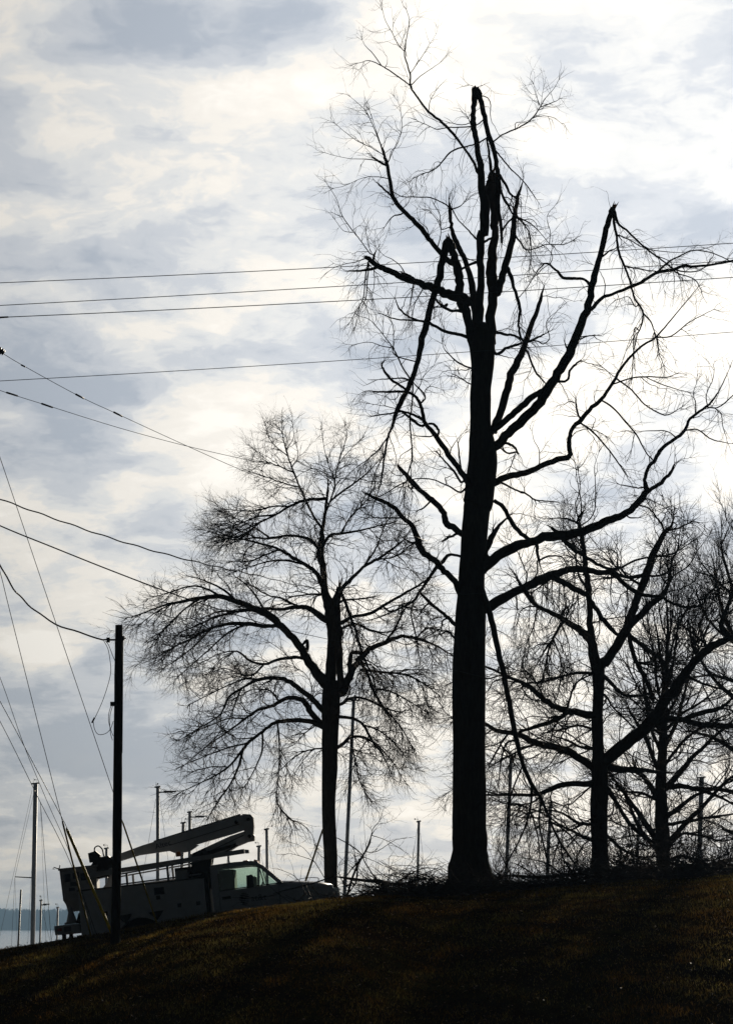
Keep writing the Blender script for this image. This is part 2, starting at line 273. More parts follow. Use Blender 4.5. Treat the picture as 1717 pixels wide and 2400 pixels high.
B 2 578,-196,1246,26 582,-198,1244,23 613,-211,1243,21 640,-226,1218,19 668,-239,1205,14 695,-251,1197,9
B 2 636,-221,1303,21 661,-212,1303,19 683,-203,1314,19 713,-189,1343,14 739,-177,1363,9
B 2 657,-211,1304,14 674,-221,1284,14 676,-233,1252,12 684,-246,1214,7
B 2 555,-186,1224,21 554,-184,1229,19 532,-173,1246,16 503,-161,1250,14 471,-148,1251,9
B 2 607,-211,1288,19 607,-216,1316,14 601,-221,1341,12 609,-226,1366,7
B 1.5 169,-43,962,75 165,-41,967,67 136,-25,996,65 111,-7,1038,62 97,5,1067,60 74,17,1086,58
B 1.8 304,-74,987,43 299,-79,998,38 296,-85,1017,33 309,-94,1038,26
B 2.2 298,-83,1003,24 310,-81,1005,21 332,-78,1023,19 345,-74,1054,19 347,-67,1117,14 346,-60,1170,10 358,-56,1207,6
B 2.2 298,-88,1019,21 303,-89,1017,19 305,-93,1060,17 297,-98,1107,14 288,-104,1171,9 280,-107,1206,6
B 2.2 301,-81,1005,33 275,-79,1018,28 250,-76,1023,19 211,-72,1021,12
B 1.5 454,-118,1057,29 461,-121,1050,26 486,-131,1040,24 509,-146,1008,16
Bb .6 263,-65,977,62 242,-61,986,57 225,-57,999,48
B 1.4 240,-60,975,69 242,-60,979,62 280,-67,941,59 313,-72,919,52 347,-78,896,43 377,-82,883,43 406,-86,882,33 449,-92,903,28 492,-98,911,21
Bh 1.4 181,-46,965,64 184,-45,962,57 189,-34,929,52 194,-27,908,48
Bh 2 189,-28,912,29 209,-33,920,29 230,-38,924,24 255,-43,919,19 268,-49,896,14
Bh 2 187,-28,912,21 189,-25,882,24 183,-23,869,21 196,-21,852,17
Bb 1 428,-107,1033,26 432,-109,1020,24 449,-112,1018,19 460,-113,1018,12
B 2 476,-134,1099,26 472,-133,1099,24 457,-128,1097,21 436,-122,1103,19 411,-115,1108,14
L 1.5 63,-18,912,107 45,-4,933,96 64,20,981,87 83,37,1014,53 106,53,1039,29 120,62,1054,19
B 1.5 73,22,999,34 69,21,1003,29 71,20,1014,19
L .9 6,0,777,176 49,13,786,158 103,30,819,139 156,47,847,132 201,60,869,125 237,71,884,121 273,82,899,92 318,94,905,85 364,107,900,80 404,118,897,75 427,126,880,68 454,136,859,61 500,150,839,54 545,162,836,44 577,172,821,39 619,184,809,37 669,197,818,37 680,204,841,29 709,215,869,25 762,230,890,20 798,240,904,15
B 1.2 236,60,882,103 236,61,878,92 272,68,861,80 307,76,842,80 334,81,830,85 347,86,808,77 374,95,770,75 400,102,739,63 423,108,718,44
B 1.6 395,-87,882,53 393,-89,875,47 422,-101,854,38 467,-118,856,35 504,-131,856,35 529,-141,862,28 539,-148,878,19
Bb .5 151,34,842,38 141,41,864,34 134,45,882,14
Bh 1.8 156,36,846,40 160,35,842,36 168,31,823,36 189,24,796,36 228,15,773,36 257,7,750,38 282,1,732,29 316,-7,718,19
Bh 2.5 237,66,877,22 235,77,834,17 242,89,791,12
Bh 2.5 272,72,860,22 267,69,833,19 284,66,806,14 270,63,775,10
Bh 2.5 136,31,836,19 133,32,832,17 136,42,790,14 125,54,738,10
Bh 2.2 178,42,858,22 175,36,831,19 170,28,799,14 166,15,740,10
Bh 2.2 209,51,870,22 209,55,844,19 206,60,814,14 205,72,740,10
Bh 2.2 254,66,890,22 256,63,863,19 253,59,831,14 253,52,778,10
Bh 2.2 295,78,900,22 300,89,875,19 299,101,846,15 290,129,783,10
Bh 2.2 331,87,904,22 329,80,876,19 325,72,844,14 324,61,803,10
Bh 2.2 308,78,843,22 308,82,817,19 307,87,786,14 309,95,739,10
Bh 2.2 365,94,783,22 367,86,755,19 365,76,723,14 355,69,701,10
Bh 2.2 223,56,877,22 221,66,852,19 219,77,823,14 222,92,785,10
Bh 2.2 403,108,896,22 403,105,869,19 400,103,837,15 404,100,806,10
Bh 2.2 449,131,861,22 451,133,834,19 450,136,803,15 442,140,764,10
Bh 2.2 499,144,838,22 503,140,811,19 491,136,779,15 495,133,756,10
Lb 1.5 91,-13,1247,40 105,-28,1241,38 125,-53,1225,36 134,-73,1205,28
B 1.5 133,-70,1207,28 106,-61,1207,26 89,-53,1221,22
B 2 128,-68,1204,18 116,-73,1170,16 105,-77,1147,10
Lh 1 14,0,927,63 15,-2,933,56 20,-8,907,61 26,-19,864,72 38,-30,822,78 50,-40,785,83 64,-55,728,83 80,-80,635,82 95,-101,553,76 108,-120,482,71 121,-141,406,73 135,-157,346,62 157,-173,292,54 181,-186,252,43 199,-200,203,37 226,-219,140,32 253,-233,97,27 285,-250,46,18
Bh 2 157,-178,287,38 153,-156,225,32 134,-132,162,27 96,-103,90,22 84,-89,54,16
Bh 2 180,-191,252,32 173,-215,184,24 185,-237,120,19 193,-258,63,11
Bh 2 137,-164,339,30 134,-163,341,27 110,-144,284,24 96,-126,226,19 92,-106,158,11
Bh 2 203,-208,193,27 245,-217,164,21 283,-227,121,16
Bh 2 119,-145,415,36 121,-143,411,32 92,-129,402,27 79,-104,350,22 74,-79,297,14
Bh 2 153,-156,225,22 170,-182,161,19 173,-203,107,13
Bh 2 225,-221,140,21 211,-207,97,16 207,-196,59,11
Lb 2 2,0,696,43 -32,-12,694,39 -57,-24,716,32 -75,-30,710,19'''
T2_BASE=(-0.988, 72.0, 6.19)
T2='''T 1 0,0,0,187 -1,0,75,187 -4,0,151,191 -7,0,256,200 -4,0,344,218 -3,0,426,230 -2,0,497,254 1,0,556,272 2,0,586,237
L .5 1,0,564,214 -5,0,562,191 -2,2,610,170 4,5,700,164 1,7,760,185 -8,8,802,164 -21,10,850,110 -24,12,905,96 -32,14,953,114 -27,16,1014,72 -18,18,1075,52 -11,20,1144,31
Lb .6 1,0,564,130 24,-4,562,116 25,-8,591,99 22,-21,667,95 22,-29,720,95 14,-42,796,109 19,-47,825,88 22,-50,845,68
Bh 1.3 24,-49,842,41 30,-57,824,51 49,-79,773,47 70,-107,711,40 84,-131,656,34 108,-156,601,23 125,-181,546,13
L 1 -4,3,580,176 -17,-1,580,157 -64,-24,637,122 -87,-38,677,109 -116,-51,711,102 -146,-64,740,98 -175,-75,762,95 -216,-89,781,95 -262,-104,797,84 -308,-118,810,74 -360,-134,805,54 -406,-148,794,40 -457,-164,781,27 -519,-185,755,17 -558,-197,742,10
B 1.4 -146,-69,736,68 -187,-51,735,64 -242,-28,744,58 -290,-7,746,51 -339,14,737,41 -388,37,715,34 -449,65,688,24 -499,90,661,14
B 1.6 -242,-24,744,34 -289,-30,720,31 -335,-36,677,24 -382,-43,635,17 -422,-49,599,10
B 1.8 -308,-126,809,40 -349,-120,833,30 -391,-115,840,24 -450,-108,823,17 -509,-100,806,10
B 1.8 -262,-112,796,40 -296,-131,826,30 -342,-151,847,23 -376,-166,857,13
B 1.8 -215,-97,780,41 -263,-80,773,34 -323,-59,761,31 -371,-40,742,24 -426,-19,721,14
B 1.8 -360,-140,804,30 -405,-159,769,27 -443,-179,726,20 -482,-198,683,13
B 1.8 -339,22,737,27 -387,35,691,24 -430,46,656,17 -478,57,627,10
B 1.8 -180,-85,764,41 -209,-103,812,27 -238,-117,845,20 -261,-126,862,10
B 1.8 -434,-162,787,20 -481,-145,765,17 -529,-127,732,10
L 1.2 -1,8,765,104 -17,17,761,93 -60,44,794,83 -96,63,803,66 -151,92,800,49 -201,117,806,42 -263,149,801,31 -325,181,805,25 -375,208,790,14
B 1.8 -97,83,805,31 -139,68,827,28 -186,54,838,24 -234,37,866,14
L 1.3 -64,-26,640,61 -88,-14,650,51 -112,-3,651,48 -154,17,647,44 -190,35,637,41 -233,55,648,34 -270,76,677,28 -319,99,674,17 -369,124,652,10
B 1.8 -191,49,639,31 -221,55,609,27 -257,60,610,21 -305,68,628,17 -353,75,611,10
Lb .6 -87,-40,677,38 -76,-32,690,34 -67,-26,696,48 -70,-10,668,48
L 1.2 -2,0,497,107 -19,-5,497,95 -52,-20,531,81 -87,-34,559,68 -122,-47,582,61 -157,-59,589,54 -203,-73,582,47 -243,-87,560,40 -283,-103,530,34 -305,-119,482,23 -356,-139,445,17 -412,-160,409,10
B 1.8 -203,-87,581,30 -237,-96,583,27 -283,-108,564,20 -329,-121,540,17 -386,-138,509,10
B 1.8 -248,-104,556,27 -266,-93,513,24 -284,-81,467,17 -319,-67,422,10
L 1.2 -2,0,462,114 -22,8,462,102 -58,27,499,82 -77,40,530,75 -113,54,543,62 -149,68,533,55 -167,76,521,48 -210,92,511,41 -246,108,488,31 -295,131,454,24 -356,158,414,17 -424,190,361,10
B 1.8 -150,86,534,31 -173,73,563,24 -220,56,567,17 -255,42,548,10
B 1.8 -248,138,490,24 -297,159,492,21 -346,182,476,17 -409,211,454,10
L 1.1 -23,17,463,103 -25,15,460,92 -64,-5,472,68 -110,-29,472,61 -156,-54,464,54 -190,-75,438,47 -224,-98,408,44 -241,-112,386,40 -274,-141,341,30 -313,-167,311,23 -368,-200,281,13 -406,-223,262,10
B 1.6 -240,-135,387,37 -250,-156,340,33 -266,-176,299,26 -298,-203,246,20 -325,-228,200,13
B 1.8 -190,-92,434,34 -190,-77,386,27 -208,-63,340,20 -237,-45,289,13
B 1.8 -223,-116,404,30 -263,-127,394,27 -315,-141,376,20 -360,-154,358,13 -410,-168,334,7
B 1.8 -279,-160,334,20 -325,-151,335,17 -372,-142,324,10
Bh 1.6 -150,-67,463,38 -150,-68,468,34 -144,-73,421,27 -143,-81,339,20 -148,-87,281,13 -145,-92,234,23 -106,-98,191,27
L 1.4 -21,11,857,85 -26,9,859,75 -47,-11,896,62 -77,-26,914,55 -112,-44,933,44 -147,-62,951,37 -193,-84,963,31 -240,-105,972,24 -286,-127,980,17 -332,-149,995,10
B 1.8 -76,-42,912,31 -124,-37,922,27 -172,-33,922,24 -219,-28,911,17 -267,-23,894,10
B 1.8 -146,-78,949,27 -181,-88,933,24 -228,-101,913,17 -274,-113,911,14 -332,-128,909,7
L 1.4 -31,15,961,66 -35,17,963,59 -60,34,992,48 -91,48,1004,42 -133,68,1010,35 -183,90,1004,31 -226,110,1010,24 -275,132,1007,17 -326,155,1017,11
B 2 -177,100,1007,24 -214,109,1034,21 -263,120,1061,17 -313,131,1087,11
L 2.2 -12,19,1109,48 -54,4,1106,48 -90,-9,1095,45 -119,-20,1081,38 -160,-37,1054,31 -207,-56,1027,24 -253,-75,1000,17 -288,-89,980,14 -317,-101,966,10
B 2.4 -119,-26,1080,27 -166,-37,1078,24 -213,-48,1064,21 -260,-59,1063,14 -307,-69,1067,7
B 2.4 -160,-41,1054,24 -209,-21,1051,21 -257,0,1036,17 -306,20,1021,10
B 2.4 -207,-56,1027,20 -242,-70,989,17 -288,-85,963,14 -340,-100,955,7
B 2.4 -195,-52,1034,20 -255,-31,995,21 -304,-17,997,14 -371,3,1018,7
L 1.8 -27,17,1020,38 -54,32,1065,35 -73,44,1104,31 -92,58,1149,28 -110,73,1194,24 -129,88,1247,21 -142,104,1299,14 -148,117,1345,11
B 2 -110,74,1195,21 -153,66,1212,17 -189,59,1223,14 -219,54,1222,7
B 2 -126,86,1243,17 -160,90,1272,14 -185,94,1303,11 -194,97,1335,7
B 2 -92,59,1149,21 -140,49,1160,17 -188,39,1176,14 -230,30,1187,7
B 2 -133,93,1266,14 -112,99,1304,11 -117,105,1349,7
B 2 -117,77,1208,14 -98,66,1243,10 -104,57,1278,7
L 1.8 -17,18,1084,35 -12,16,1081,31 6,-7,1132,24 12,-26,1177,17 24,-44,1216,14 42,-69,1272,10 39,-82,1300,7
B 2 9,-23,1153,17 -12,3,1213,14 -25,27,1272,10 -31,43,1312,7
B 2 18,-42,1198,14 48,-57,1232,10 78,-71,1260,7
L 1.8 -6,-5,1096,31 30,28,1132,28 72,64,1168,24 108,97,1205,17 145,135,1255,11
L 1.4 -30,15,962,55 -6,-18,997,45 25,-40,999,38 66,-70,1001,31 114,-106,1007,24 166,-145,1013,13
B 2 25,-49,998,24 54,-41,1048,21 90,-33,1085,14 120,-25,1129,10
L 1.3 -7,9,797,92 0,13,799,82 18,36,842,69 48,59,875,62 90,91,922,49 132,117,950,42 169,140,978,32 206,166,1012,21 231,189,1053,11
B 2 90,99,923,31 126,72,974,24 144,52,1019,17 168,30,1065,10
B 2 132,121,950,28 181,139,959,21 224,159,993,11
L 1.3 19,-31,749,65 28,-37,746,58 60,-58,761,51 108,-87,766,44 149,-115,787,40 189,-143,807,37 230,-171,827,33 264,-196,847,23 287,-221,878,13
B 1.8 143,-123,783,27 166,-133,767,24 207,-149,777,20 247,-164,763,13
L 1.2 24,-7,562,145 31,-3,556,129 54,18,606,102 78,38,649,96 108,55,681,76 150,73,701,62 198,94,722,52 241,111,717,42 295,133,702,28 338,153,679,17
B .8 54,28,605,82 51,45,647,69 60,56,674,62 84,66,669,55
B 1.7 150,82,702,38 180,63,742,31 204,44,788,24 227,28,822,14
B 1.7 241,117,718,28 271,133,750,24 314,149,746,17
Bh 1.8 78,46,650,62 81,45,647,55 102,36,607,48 120,25,559,41 149,13,510,31 190,-1,462,20 225,-16,402,10
Bh 1.8 94,29,621,46 87,33,619,41 150,60,616,34 210,87,612,28 258,110,590,21 307,137,557,14
Bh 1.8 120,16,564,27 167,-5,556,24 220,-31,524,17 266,-56,493,10
L 1.6 -2,0,488,69 19,-13,483,61 61,-38,476,47 90,-59,457,40 113,-87,414,34 142,-118,372,23 165,-150,323,13
B 2 90,-75,456,27 137,-67,439,20 184,-58,399,13 219,-49,353,7
L 1.6 -4,0,395,61 19,11,398,54 54,33,429,48 90,50,430,34 132,73,408,24 174,103,362,14 204,130,316,10
B 2 54,43,426,27 66,22,369,24 78,1,309,17 102,-19,261,10
L 1.8 -4,0,395,34 -25,-16,395,30 -62,-44,388,24 -97,-74,369,17 -142,-120,325,10
L 1.6 21,-29,729,46 25,-27,729,41 66,-3,747,38 108,23,732,34 150,46,728,24 192,71,743,14
L 1.8 -13,10,820,38 -6,15,821,34 -30,32,835,31 -72,59,838,24 -121,90,836,17
L 1.8 2,34,807,39 6,31,805,34 42,4,816,31 78,-21,816,24 114,-46,819,14
L 1.8 -1,0,519,53 28,16,522,48 60,38,542,41 102,62,538,34 150,92,517,28 198,120,507,17'''
T3_BASE=(6.834, 76.0, 6.402)
T3='''T 1 0,0,0,281 1,0,37,260 2,0,123,249 2,0,231,258 6,0,323,258 2,0,394,180 0,0,475,169 5,0,557,159 5,0,623,192 3,0,667,197
L .8 4,0,645,206 0,0,645,184 -9,4,700,172 -14,7,745,117 -16,11,801,99 -20,16,873,99 -25,20,929,87 -29,24,986,74 -36,28,1048,68 -41,30,1082,34
B 2 -29,23,986,31 -60,16,1013,25 -93,10,1023,19
B 2 -20,17,873,43 -48,35,932,37 -52,49,984,28 -56,58,1019,19
B 1.4 -15,8,723,135 -42,0,750,117 -76,-9,771,92 -104,-17,789,80 -154,-29,812,61 -181,-36,823,49 -209,-45,854,43 -239,-59,905,28
B 2 -104,-20,789,43 -98,-14,809,43 -89,-11,817,25
Bh 2.2 -93,-17,782,55 -104,-22,769,49 -128,-36,729,43 -146,-50,684,30 -158,-68,627,21 -171,-82,583,12
Bh 2.2 -176,-37,820,28 -187,-30,763,21 -209,-24,708,15 -220,-17,654,9
L 1 4,0,650,206 14,2,651,184 34,7,668,154 69,19,719,142 95,28,764,133 114,39,815,127 135,49,866,130 159,60,924,131 181,73,987,118 202,81,1028,87 220,88,1063,69 244,95,1086,38 251,100,1116,19
B 1.2 95,32,759,105 137,27,802,99 176,21,841,93 209,17,868,68 226,12,917,46 232,8,967,31 248,5,994,28 254,1,1033,15
B 1.8 220,83,1062,38 211,95,1092,31 195,106,1117,22 186,115,1141,13
B 1.8 226,85,1068,31 259,79,1073,31 297,71,1091,19
B 1.8 164,60,939,42 165,61,935,37 121,69,925,37 78,77,926,31 39,84,938,25
B 1.8 147,54,895,43 106,34,915,37 72,13,945,31 48,1,927,25
B 1.8 180,67,986,37 212,74,988,37 252,85,1000,28 288,95,1024,16
L 1.2 2,0,496,130 -8,-6,497,116 -60,-36,505,103 -94,-57,509,103 -128,-78,518,85 -162,-102,537,79 -201,-133,567,72 -240,-160,586,60 -279,-185,600,45 -328,-218,618,33 -377,-250,631,21
B 1.5 -91,-72,507,81 -92,-74,502,73 -140,-95,473,66 -196,-117,455,60 -240,-135,441,42
B 1.6 -95,-75,507,42 -83,-63,552,36 -65,-52,591,30 -26,-41,614,24
B 1.8 -163,-125,535,30 -185,-141,577,24 -207,-153,608,18 -251,-168,618,12
L 1.1 5,0,349,143 -9,6,345,128 -51,29,374,110 -87,47,397,104 -129,67,412,99 -172,86,421,93 -215,107,445,87 -247,122,457,81 -290,141,464,68 -323,157,485,56 -366,176,500,31 -421,200,507,19
B 1.8 -172,91,422,43 -216,98,406,37 -259,105,384,28 -309,113,357,19
B 1.8 -257,132,459,42 -257,131,455,37 -286,115,412,31 -315,97,361,22
L 1.4 5,0,300,109 -17,-10,296,97 -73,-35,297,85 -118,-56,288,79 -163,-77,270,66 -202,-96,259,54 -273,-129,260,42 -328,-154,256,30 -382,-180,265,15
B 1.8 -164,-90,270,36 -200,-70,239,30 -253,-47,234,24 -306,-25,246,15
L 1.8 2,0,177,61 -16,13,179,55 -57,42,184,46 -98,76,213,37 -150,113,225,25 -203,150,216,15
L 1.8 2,0,137,61 -19,-12,131,55 -76,-48,154,42 -121,-77,174,30 -171,-112,205,21 -232,-150,224,12
L 1.5 5,0,623,62 -6,-6,622,55 -58,-31,623,49 -103,-54,612,43 -160,-83,593,36 -216,-112,585,24 -271,-140,588,15
L 1.6 2,0,404,48 -13,14,400,43 -43,43,407,37 -84,86,432,31 -120,120,446,19
L 1.6 1,0,455,48 -12,13,460,43 -53,52,474,37 -94,91,466,28 -146,140,458,19
L .7 7,0,350,244 60,-23,397,201 102,-40,429,188 139,-56,460,176 180,-79,518,151 217,-98,565,145 248,-117,612,127 284,-135,653,115 320,-151,684,114 357,-164,704,108 393,-177,719,108 434,-191,728,96 500,-216,757,60 556,-240,803,27
B 1.2 372,-173,708,102 349,-185,745,84 354,-193,771,66 369,-205,807,54 381,-216,843,42 400,-228,879,27
B 1 128,-48,447,115 169,-32,473,103 214,-16,485,98 260,0,486,92 305,16,474,86 357,34,472,80 420,55,471,74 490,79,470,62 572,107,489,31 625,126,513,16
B 1.2 261,10,487,89 264,8,490,80 308,-8,507,73 355,-25,517,61 387,-38,538,43 418,-55,574,24
B 1.6 321,-148,682,42 295,-144,706,36 259,-138,739,30 217,-132,762,21
B 1.6 249,-111,610,48 294,-131,583,42 345,-152,565,30 390,-170,553,21
B 1.6 285,-129,654,36 271,-115,699,30 269,-98,755,21 288,-84,800,12
L 1.5 5,0,615,76 22,9,618,68 57,36,588,62 81,53,567,62 127,78,564,43 168,100,572,28
L 1.3 89,31,753,97 92,29,750,86 128,5,717,74 163,-18,687,67 193,-39,657,61 202,-54,629,49 221,-69,606,30
B 1.3 104,8,736,76 101,7,728,68 115,-6,666,67 135,-16,622,67 155,-25,577,61 164,-33,538,49
L 1.3 13,-2,356,150 24,8,351,134 71,47,342,117 125,91,345,74 173,129,341,56 234,178,339,28
L 1.4 5,0,288,82 26,-17,284,73 53,-64,228,60 75,-102,184,60 103,-136,151,63 146,-180,118,47
L 1.6 2,0,150,61 22,19,148,55 64,71,115,43 107,115,94,43 155,160,84,31
L 1.6 5,0,557,41 28,16,559,37 52,47,528,31 94,90,493,25 124,120,468,16'''
T4_BASE=(9.288, 81.0, 6.531)
T4='''T 1 0,0,0,230 1,0,34,213 -1,0,126,217 -2,0,212,208 -3,0,298,180 5,0,414,145 9,0,501,131 14,0,588,122 21,0,658,82 25,0,740,58 29,0,799,47 27,0,858,29 26,0,911,21 32,0,964,12
L 1.1 -1,0,126,96 16,-3,126,86 79,-20,194,78 136,-34,250,62 193,-49,313,51 250,-62,352,31
L 1.2 -2,0,201,87 13,2,206,78 61,9,241,66 109,17,276,55 180,26,300,39 240,35,329,24
L 1.2 -3,0,298,123 8,-3,298,109 42,-11,303,94 92,-23,297,70 170,-43,270,47 225,-59,238,31
L 1.2 18,-16,303,94 97,1,391,71 158,13,449,51 243,29,521,32
L 1.2 -1,0,126,113 -12,-1,126,101 -70,-13,211,86 -116,-22,274,55 -150,-29,320,31
L 1.2 0,0,103,96 -9,3,97,86 -61,23,161,78 -98,44,243,47 -124,62,313,28
L 1.2 -3,0,266,96 -13,-4,263,86 -59,-39,331,78 -113,-63,352,47 -167,-87,368,27
L 1.2 0,0,341,88 -5,2,339,78 -32,38,428,71 -57,62,488,47 -89,88,549,28
L 1.2 -1,0,179,70 17,-7,183,62 78,-31,193,51 144,-57,204,39 220,-87,214,23
L 1.2 0,0,103,70 11,2,103,62 59,14,155,55 124,25,149,39 189,36,133,27 249,46,144,16
L 1.3 0,0,68,52 7,-2,68,47 54,-17,85,43 115,-36,68,35 176,-54,79,23
L 1.3 4,0,396,71 -27,18,485,63 -41,36,580,47 -49,52,663,32 -59,65,735,16
L 1.2 5,0,425,79 8,-1,420,71 51,-17,511,63 74,-30,597,47 97,-45,689,31 109,-58,769,16
L 1.2 10,0,512,70 12,1,507,63 56,12,589,51 94,24,672,40 121,35,756,28 148,47,852,16
L 1.3 10,0,542,55 -11,-14,622,47 -16,-28,702,35 -34,-42,783,24 -40,-52,840,12
L 1.3 13,0,577,62 14,2,583,55 43,41,674,48 61,76,760,36 80,116,860,24 103,151,948,16
L 1.3 17,0,629,47 1,-30,702,39 -10,-58,769,31 -26,-85,836,20 -33,-106,886,12
L 1.3 21,0,670,39 43,28,743,36 71,56,817,28 113,90,905,16 141,113,968,8
L 1.3 25,0,740,32 38,-31,819,28 41,-62,897,20 45,-91,970,12
L 1.4 9,0,472,55 67,13,531,47 127,24,567,35 188,36,615,24 237,45,651,16
L 1.4 6,0,446,53 8,-1,443,47 -30,-22,540,39 -72,-39,608,27 -101,-53,671,16
L 1.4 1,0,356,61 7,3,362,55 73,35,445,47 155,65,506,36 229,89,537,20
L 1.4 -1,0,252,55 -64,-24,280,47 -124,-45,284,31 -159,-58,295,19
L 1.4 26,0,764,32 10,27,832,24 8,53,900,16 23,76,963,8
L 1.4 97,-46,689,31 129,-78,755,27 155,-113,833,19 170,-143,899,12
L 1.4 95,28,673,32 138,37,732,28 193,46,793,20 231,55,853,12'''
T5_BASE=(13.664, 88.0, 6.504)
T5='''T 1 0,0,0,435 6,0,239,394 8,0,440,366 9,0,642,323 6,0,846,251 -4,0,1024,148 -8,0,1161,74
L 1.3 8,0,516,158 8,-2,520,141 -79,-42,612,105 -170,-79,689,70 -231,-111,766,44 -262,-138,844,26
L 1.3 7,0,697,123 -61,47,809,98 -112,92,925,72 -134,132,1041,45 -142,166,1143,27
L 1.3 6,0,819,106 -73,-53,934,79 -121,-98,1038,53 -154,-140,1141,35 -156,-166,1205,17
L 1.3 1,0,935,99 2,3,941,89 -39,60,1072,63 -67,104,1177,36 -68,139,1265,18
L 1.4 9,0,642,106 -91,-39,693,79 -183,-72,716,53 -259,-99,708,26
L 1.4 7,0,365,137 7,4,373,123 -83,58,457,88 -164,102,515,62 -248,141,544,36
L 1.4 6,0,239,122 -82,-11,306,87 -155,-19,331,61 -229,-26,331,35
L 1.4 7,0,744,99 9,2,751,88 -92,37,836,62 -175,68,922,45 -214,94,1021,27
L 1.4 1,0,914,71 -101,-54,989,53 -179,-97,1051,35 -226,-127,1102,18
L 1.4 5,0,868,99 7,3,859,88 78,55,1016,62 120,104,1177,36
L 1.4 8,0,566,99 11,-4,574,88 93,-76,716,61 144,-148,870,35
L 1.4 3,0,119,98 4,2,132,87 -81,14,173,70 -152,25,200,44'''
CREST=[(-0.2881, -0.02685), (-0.2064, -0.01976), (-0.141, -0.01038), (-0.1283, -0.00811), (-0.1165, -0.00633), (-0.1017, -0.00422), (-0.0861, -0.00162), (-0.0612, 0.00325), (-0.036, 0.00651), (-0.0121, 0.00895), (0.0101, 0.01074), (0.0327, 0.01172), (0.0646, 0.01384), (0.0959, 0.01629), (0.1417, 0.01907), (0.205, 0.02218), (0.2877, 0.02512)]
WIRES=[('power_line', 'thin dark topmost of the four taut power lines crossing the broken tree', 0.0105, [(-9.815, 56.0, 19.449), (-8.301, 56.457, 19.63), (-5.958, 57.15, 19.913), (-3.554, 57.843, 20.209), (-1.089, 58.536, 20.518), (1.437, 59.229, 20.841), (4.025, 59.921, 21.177), (6.674, 60.614, 21.527), (9.385, 61.307, 21.891), (12.158, 62.0, 22.27)]), ('power_line', 'thin dark second from the top of the four taut power lines crossing the broken tree', 0.0105, [(-9.8, 56.0, 18.908), (-8.289, 56.457, 19.104), (-5.95, 57.15, 19.408), (-3.549, 57.843, 19.722), (-1.087, 58.536, 20.046), (1.436, 59.229, 20.38), (4.02, 59.921, 20.725), (6.666, 60.614, 21.081), (9.374, 61.307, 21.448), (12.145, 62.0, 21.826)]), ('power_line', 'thin dark third from the top of the four taut power lines crossing the broken tree', 0.0115, [(-9.793, 56.0, 18.651), (-8.283, 56.457, 18.827), (-5.945, 57.15, 19.103), (-3.546, 57.843, 19.392), (-1.086, 58.536, 19.693), (1.434, 59.229, 20.006), (4.016, 59.921, 20.332), (6.659, 60.614, 20.672), (9.365, 61.307, 21.025), (12.132, 62.0, 21.392)]), ('power_line', 'thin dark lowest of the four taut power lines crossing the broken tree', 0.009, [(-9.753, 56.0, 17.177), (-8.25, 56.457, 17.359), (-5.921, 57.15, 17.645), (-3.532, 57.843, 17.945), (-1.082, 58.536, 18.258), (1.429, 59.229, 18.584), (4.001, 59.921, 18.926), (6.636, 60.614, 19.281), (9.332, 61.307, 19.652), (12.091, 62.0, 20.039)]), ('span_wire', 'thin wire running from the insulator at the left edge down into the smaller tree', 0.008, [(-8.12, 56, 17.885), (-7.707, 56.3, 17.678), (-6.551, 57.2, 17.17), (-5.728, 58, 16.903), (-4.256, 60, 16.526), (-2.817, 62, 16.196), (-1.081, 65, 15.966), (1.645, 69, 15.585)]), ('span_wire', 'thin sagging wire crossing under the insulator wire beside the smaller tree', 0.008, [(-9.765, 56, 17.602), (-8.251, 56.5, 17.152), (-7.314, 57.5, 17.013), (-5.792, 59, 16.777), (-4.327, 61, 16.713), (-2.704, 63, 16.686), (-0.653, 66, 16.786), (1.65, 69, 16.977)]), ('overhead_cable', 'upper of the two thick twisted cables sloping down into the smaller tree', 0.018, [(-9.525, 55, 14.966), (-8.122, 56, 14.585), (-7.103, 57, 14.331), (-5.948, 58, 14.044), (-4.853, 59, 13.834), (-3.821, 60, 13.693), (-2.695, 62, 13.699), (-1.145, 64, 13.633), (2.1, 66, 13.749), (6.186, 68, 14.143), (11.083, 70, 14.877)]), ('overhead_cable', 'lower of the two thick cables sloping down into the smaller tree', 0.018, [(-9.514, 55, 14.56), (-8.108, 56, 13.991), (-7.09, 57, 13.67), (-5.838, 58, 13.265), (-4.543, 59, 12.872), (-3.407, 60, 12.595), (-2.091, 61, 12.284), (-0.079, 63, 12.036), (3.654, 66, 11.438), (6.145, 68, 11.294), (10.995, 70, 11.342)]), ('service_cable', 'thick black cable drooping from the left edge to the short wooden pole', 0.024, [(-9.196, 53, 15.271), (-8.524, 55, 13.996), (-8.161, 56.5, 13.203), (-7.962, 57.2, 12.777), (-7.754, 58, 12.528), (-7.442, 58.5, 12.274), (-7.107, 58.6, 12.089), (-6.662, 58.6, 11.921), (-6.256, 58.5, 11.801), (-6.024, 58.45, 11.717), (-5.897, 58.45, 11.717)])]
SPLICES=[((-7.755, 56.3, 17.697), (-7.658, 56.3, 17.648), 0.02), ((-6.608, 57.1, 17.189), (-6.444, 57.3, 17.131), 0.022), ((-5.818, 57.9, 16.934), (-5.639, 58.1, 16.873), 0.022), ((-8.125, 56.7, 17.145), (-7.9, 56.9, 17.107), 0.022), ((-7.419, 57.4, 17.032), (-7.189, 57.6, 16.983), 0.022), ((-8.274, 56.4, 18.813), (-8.096, 56.5, 18.847), 0.022)]
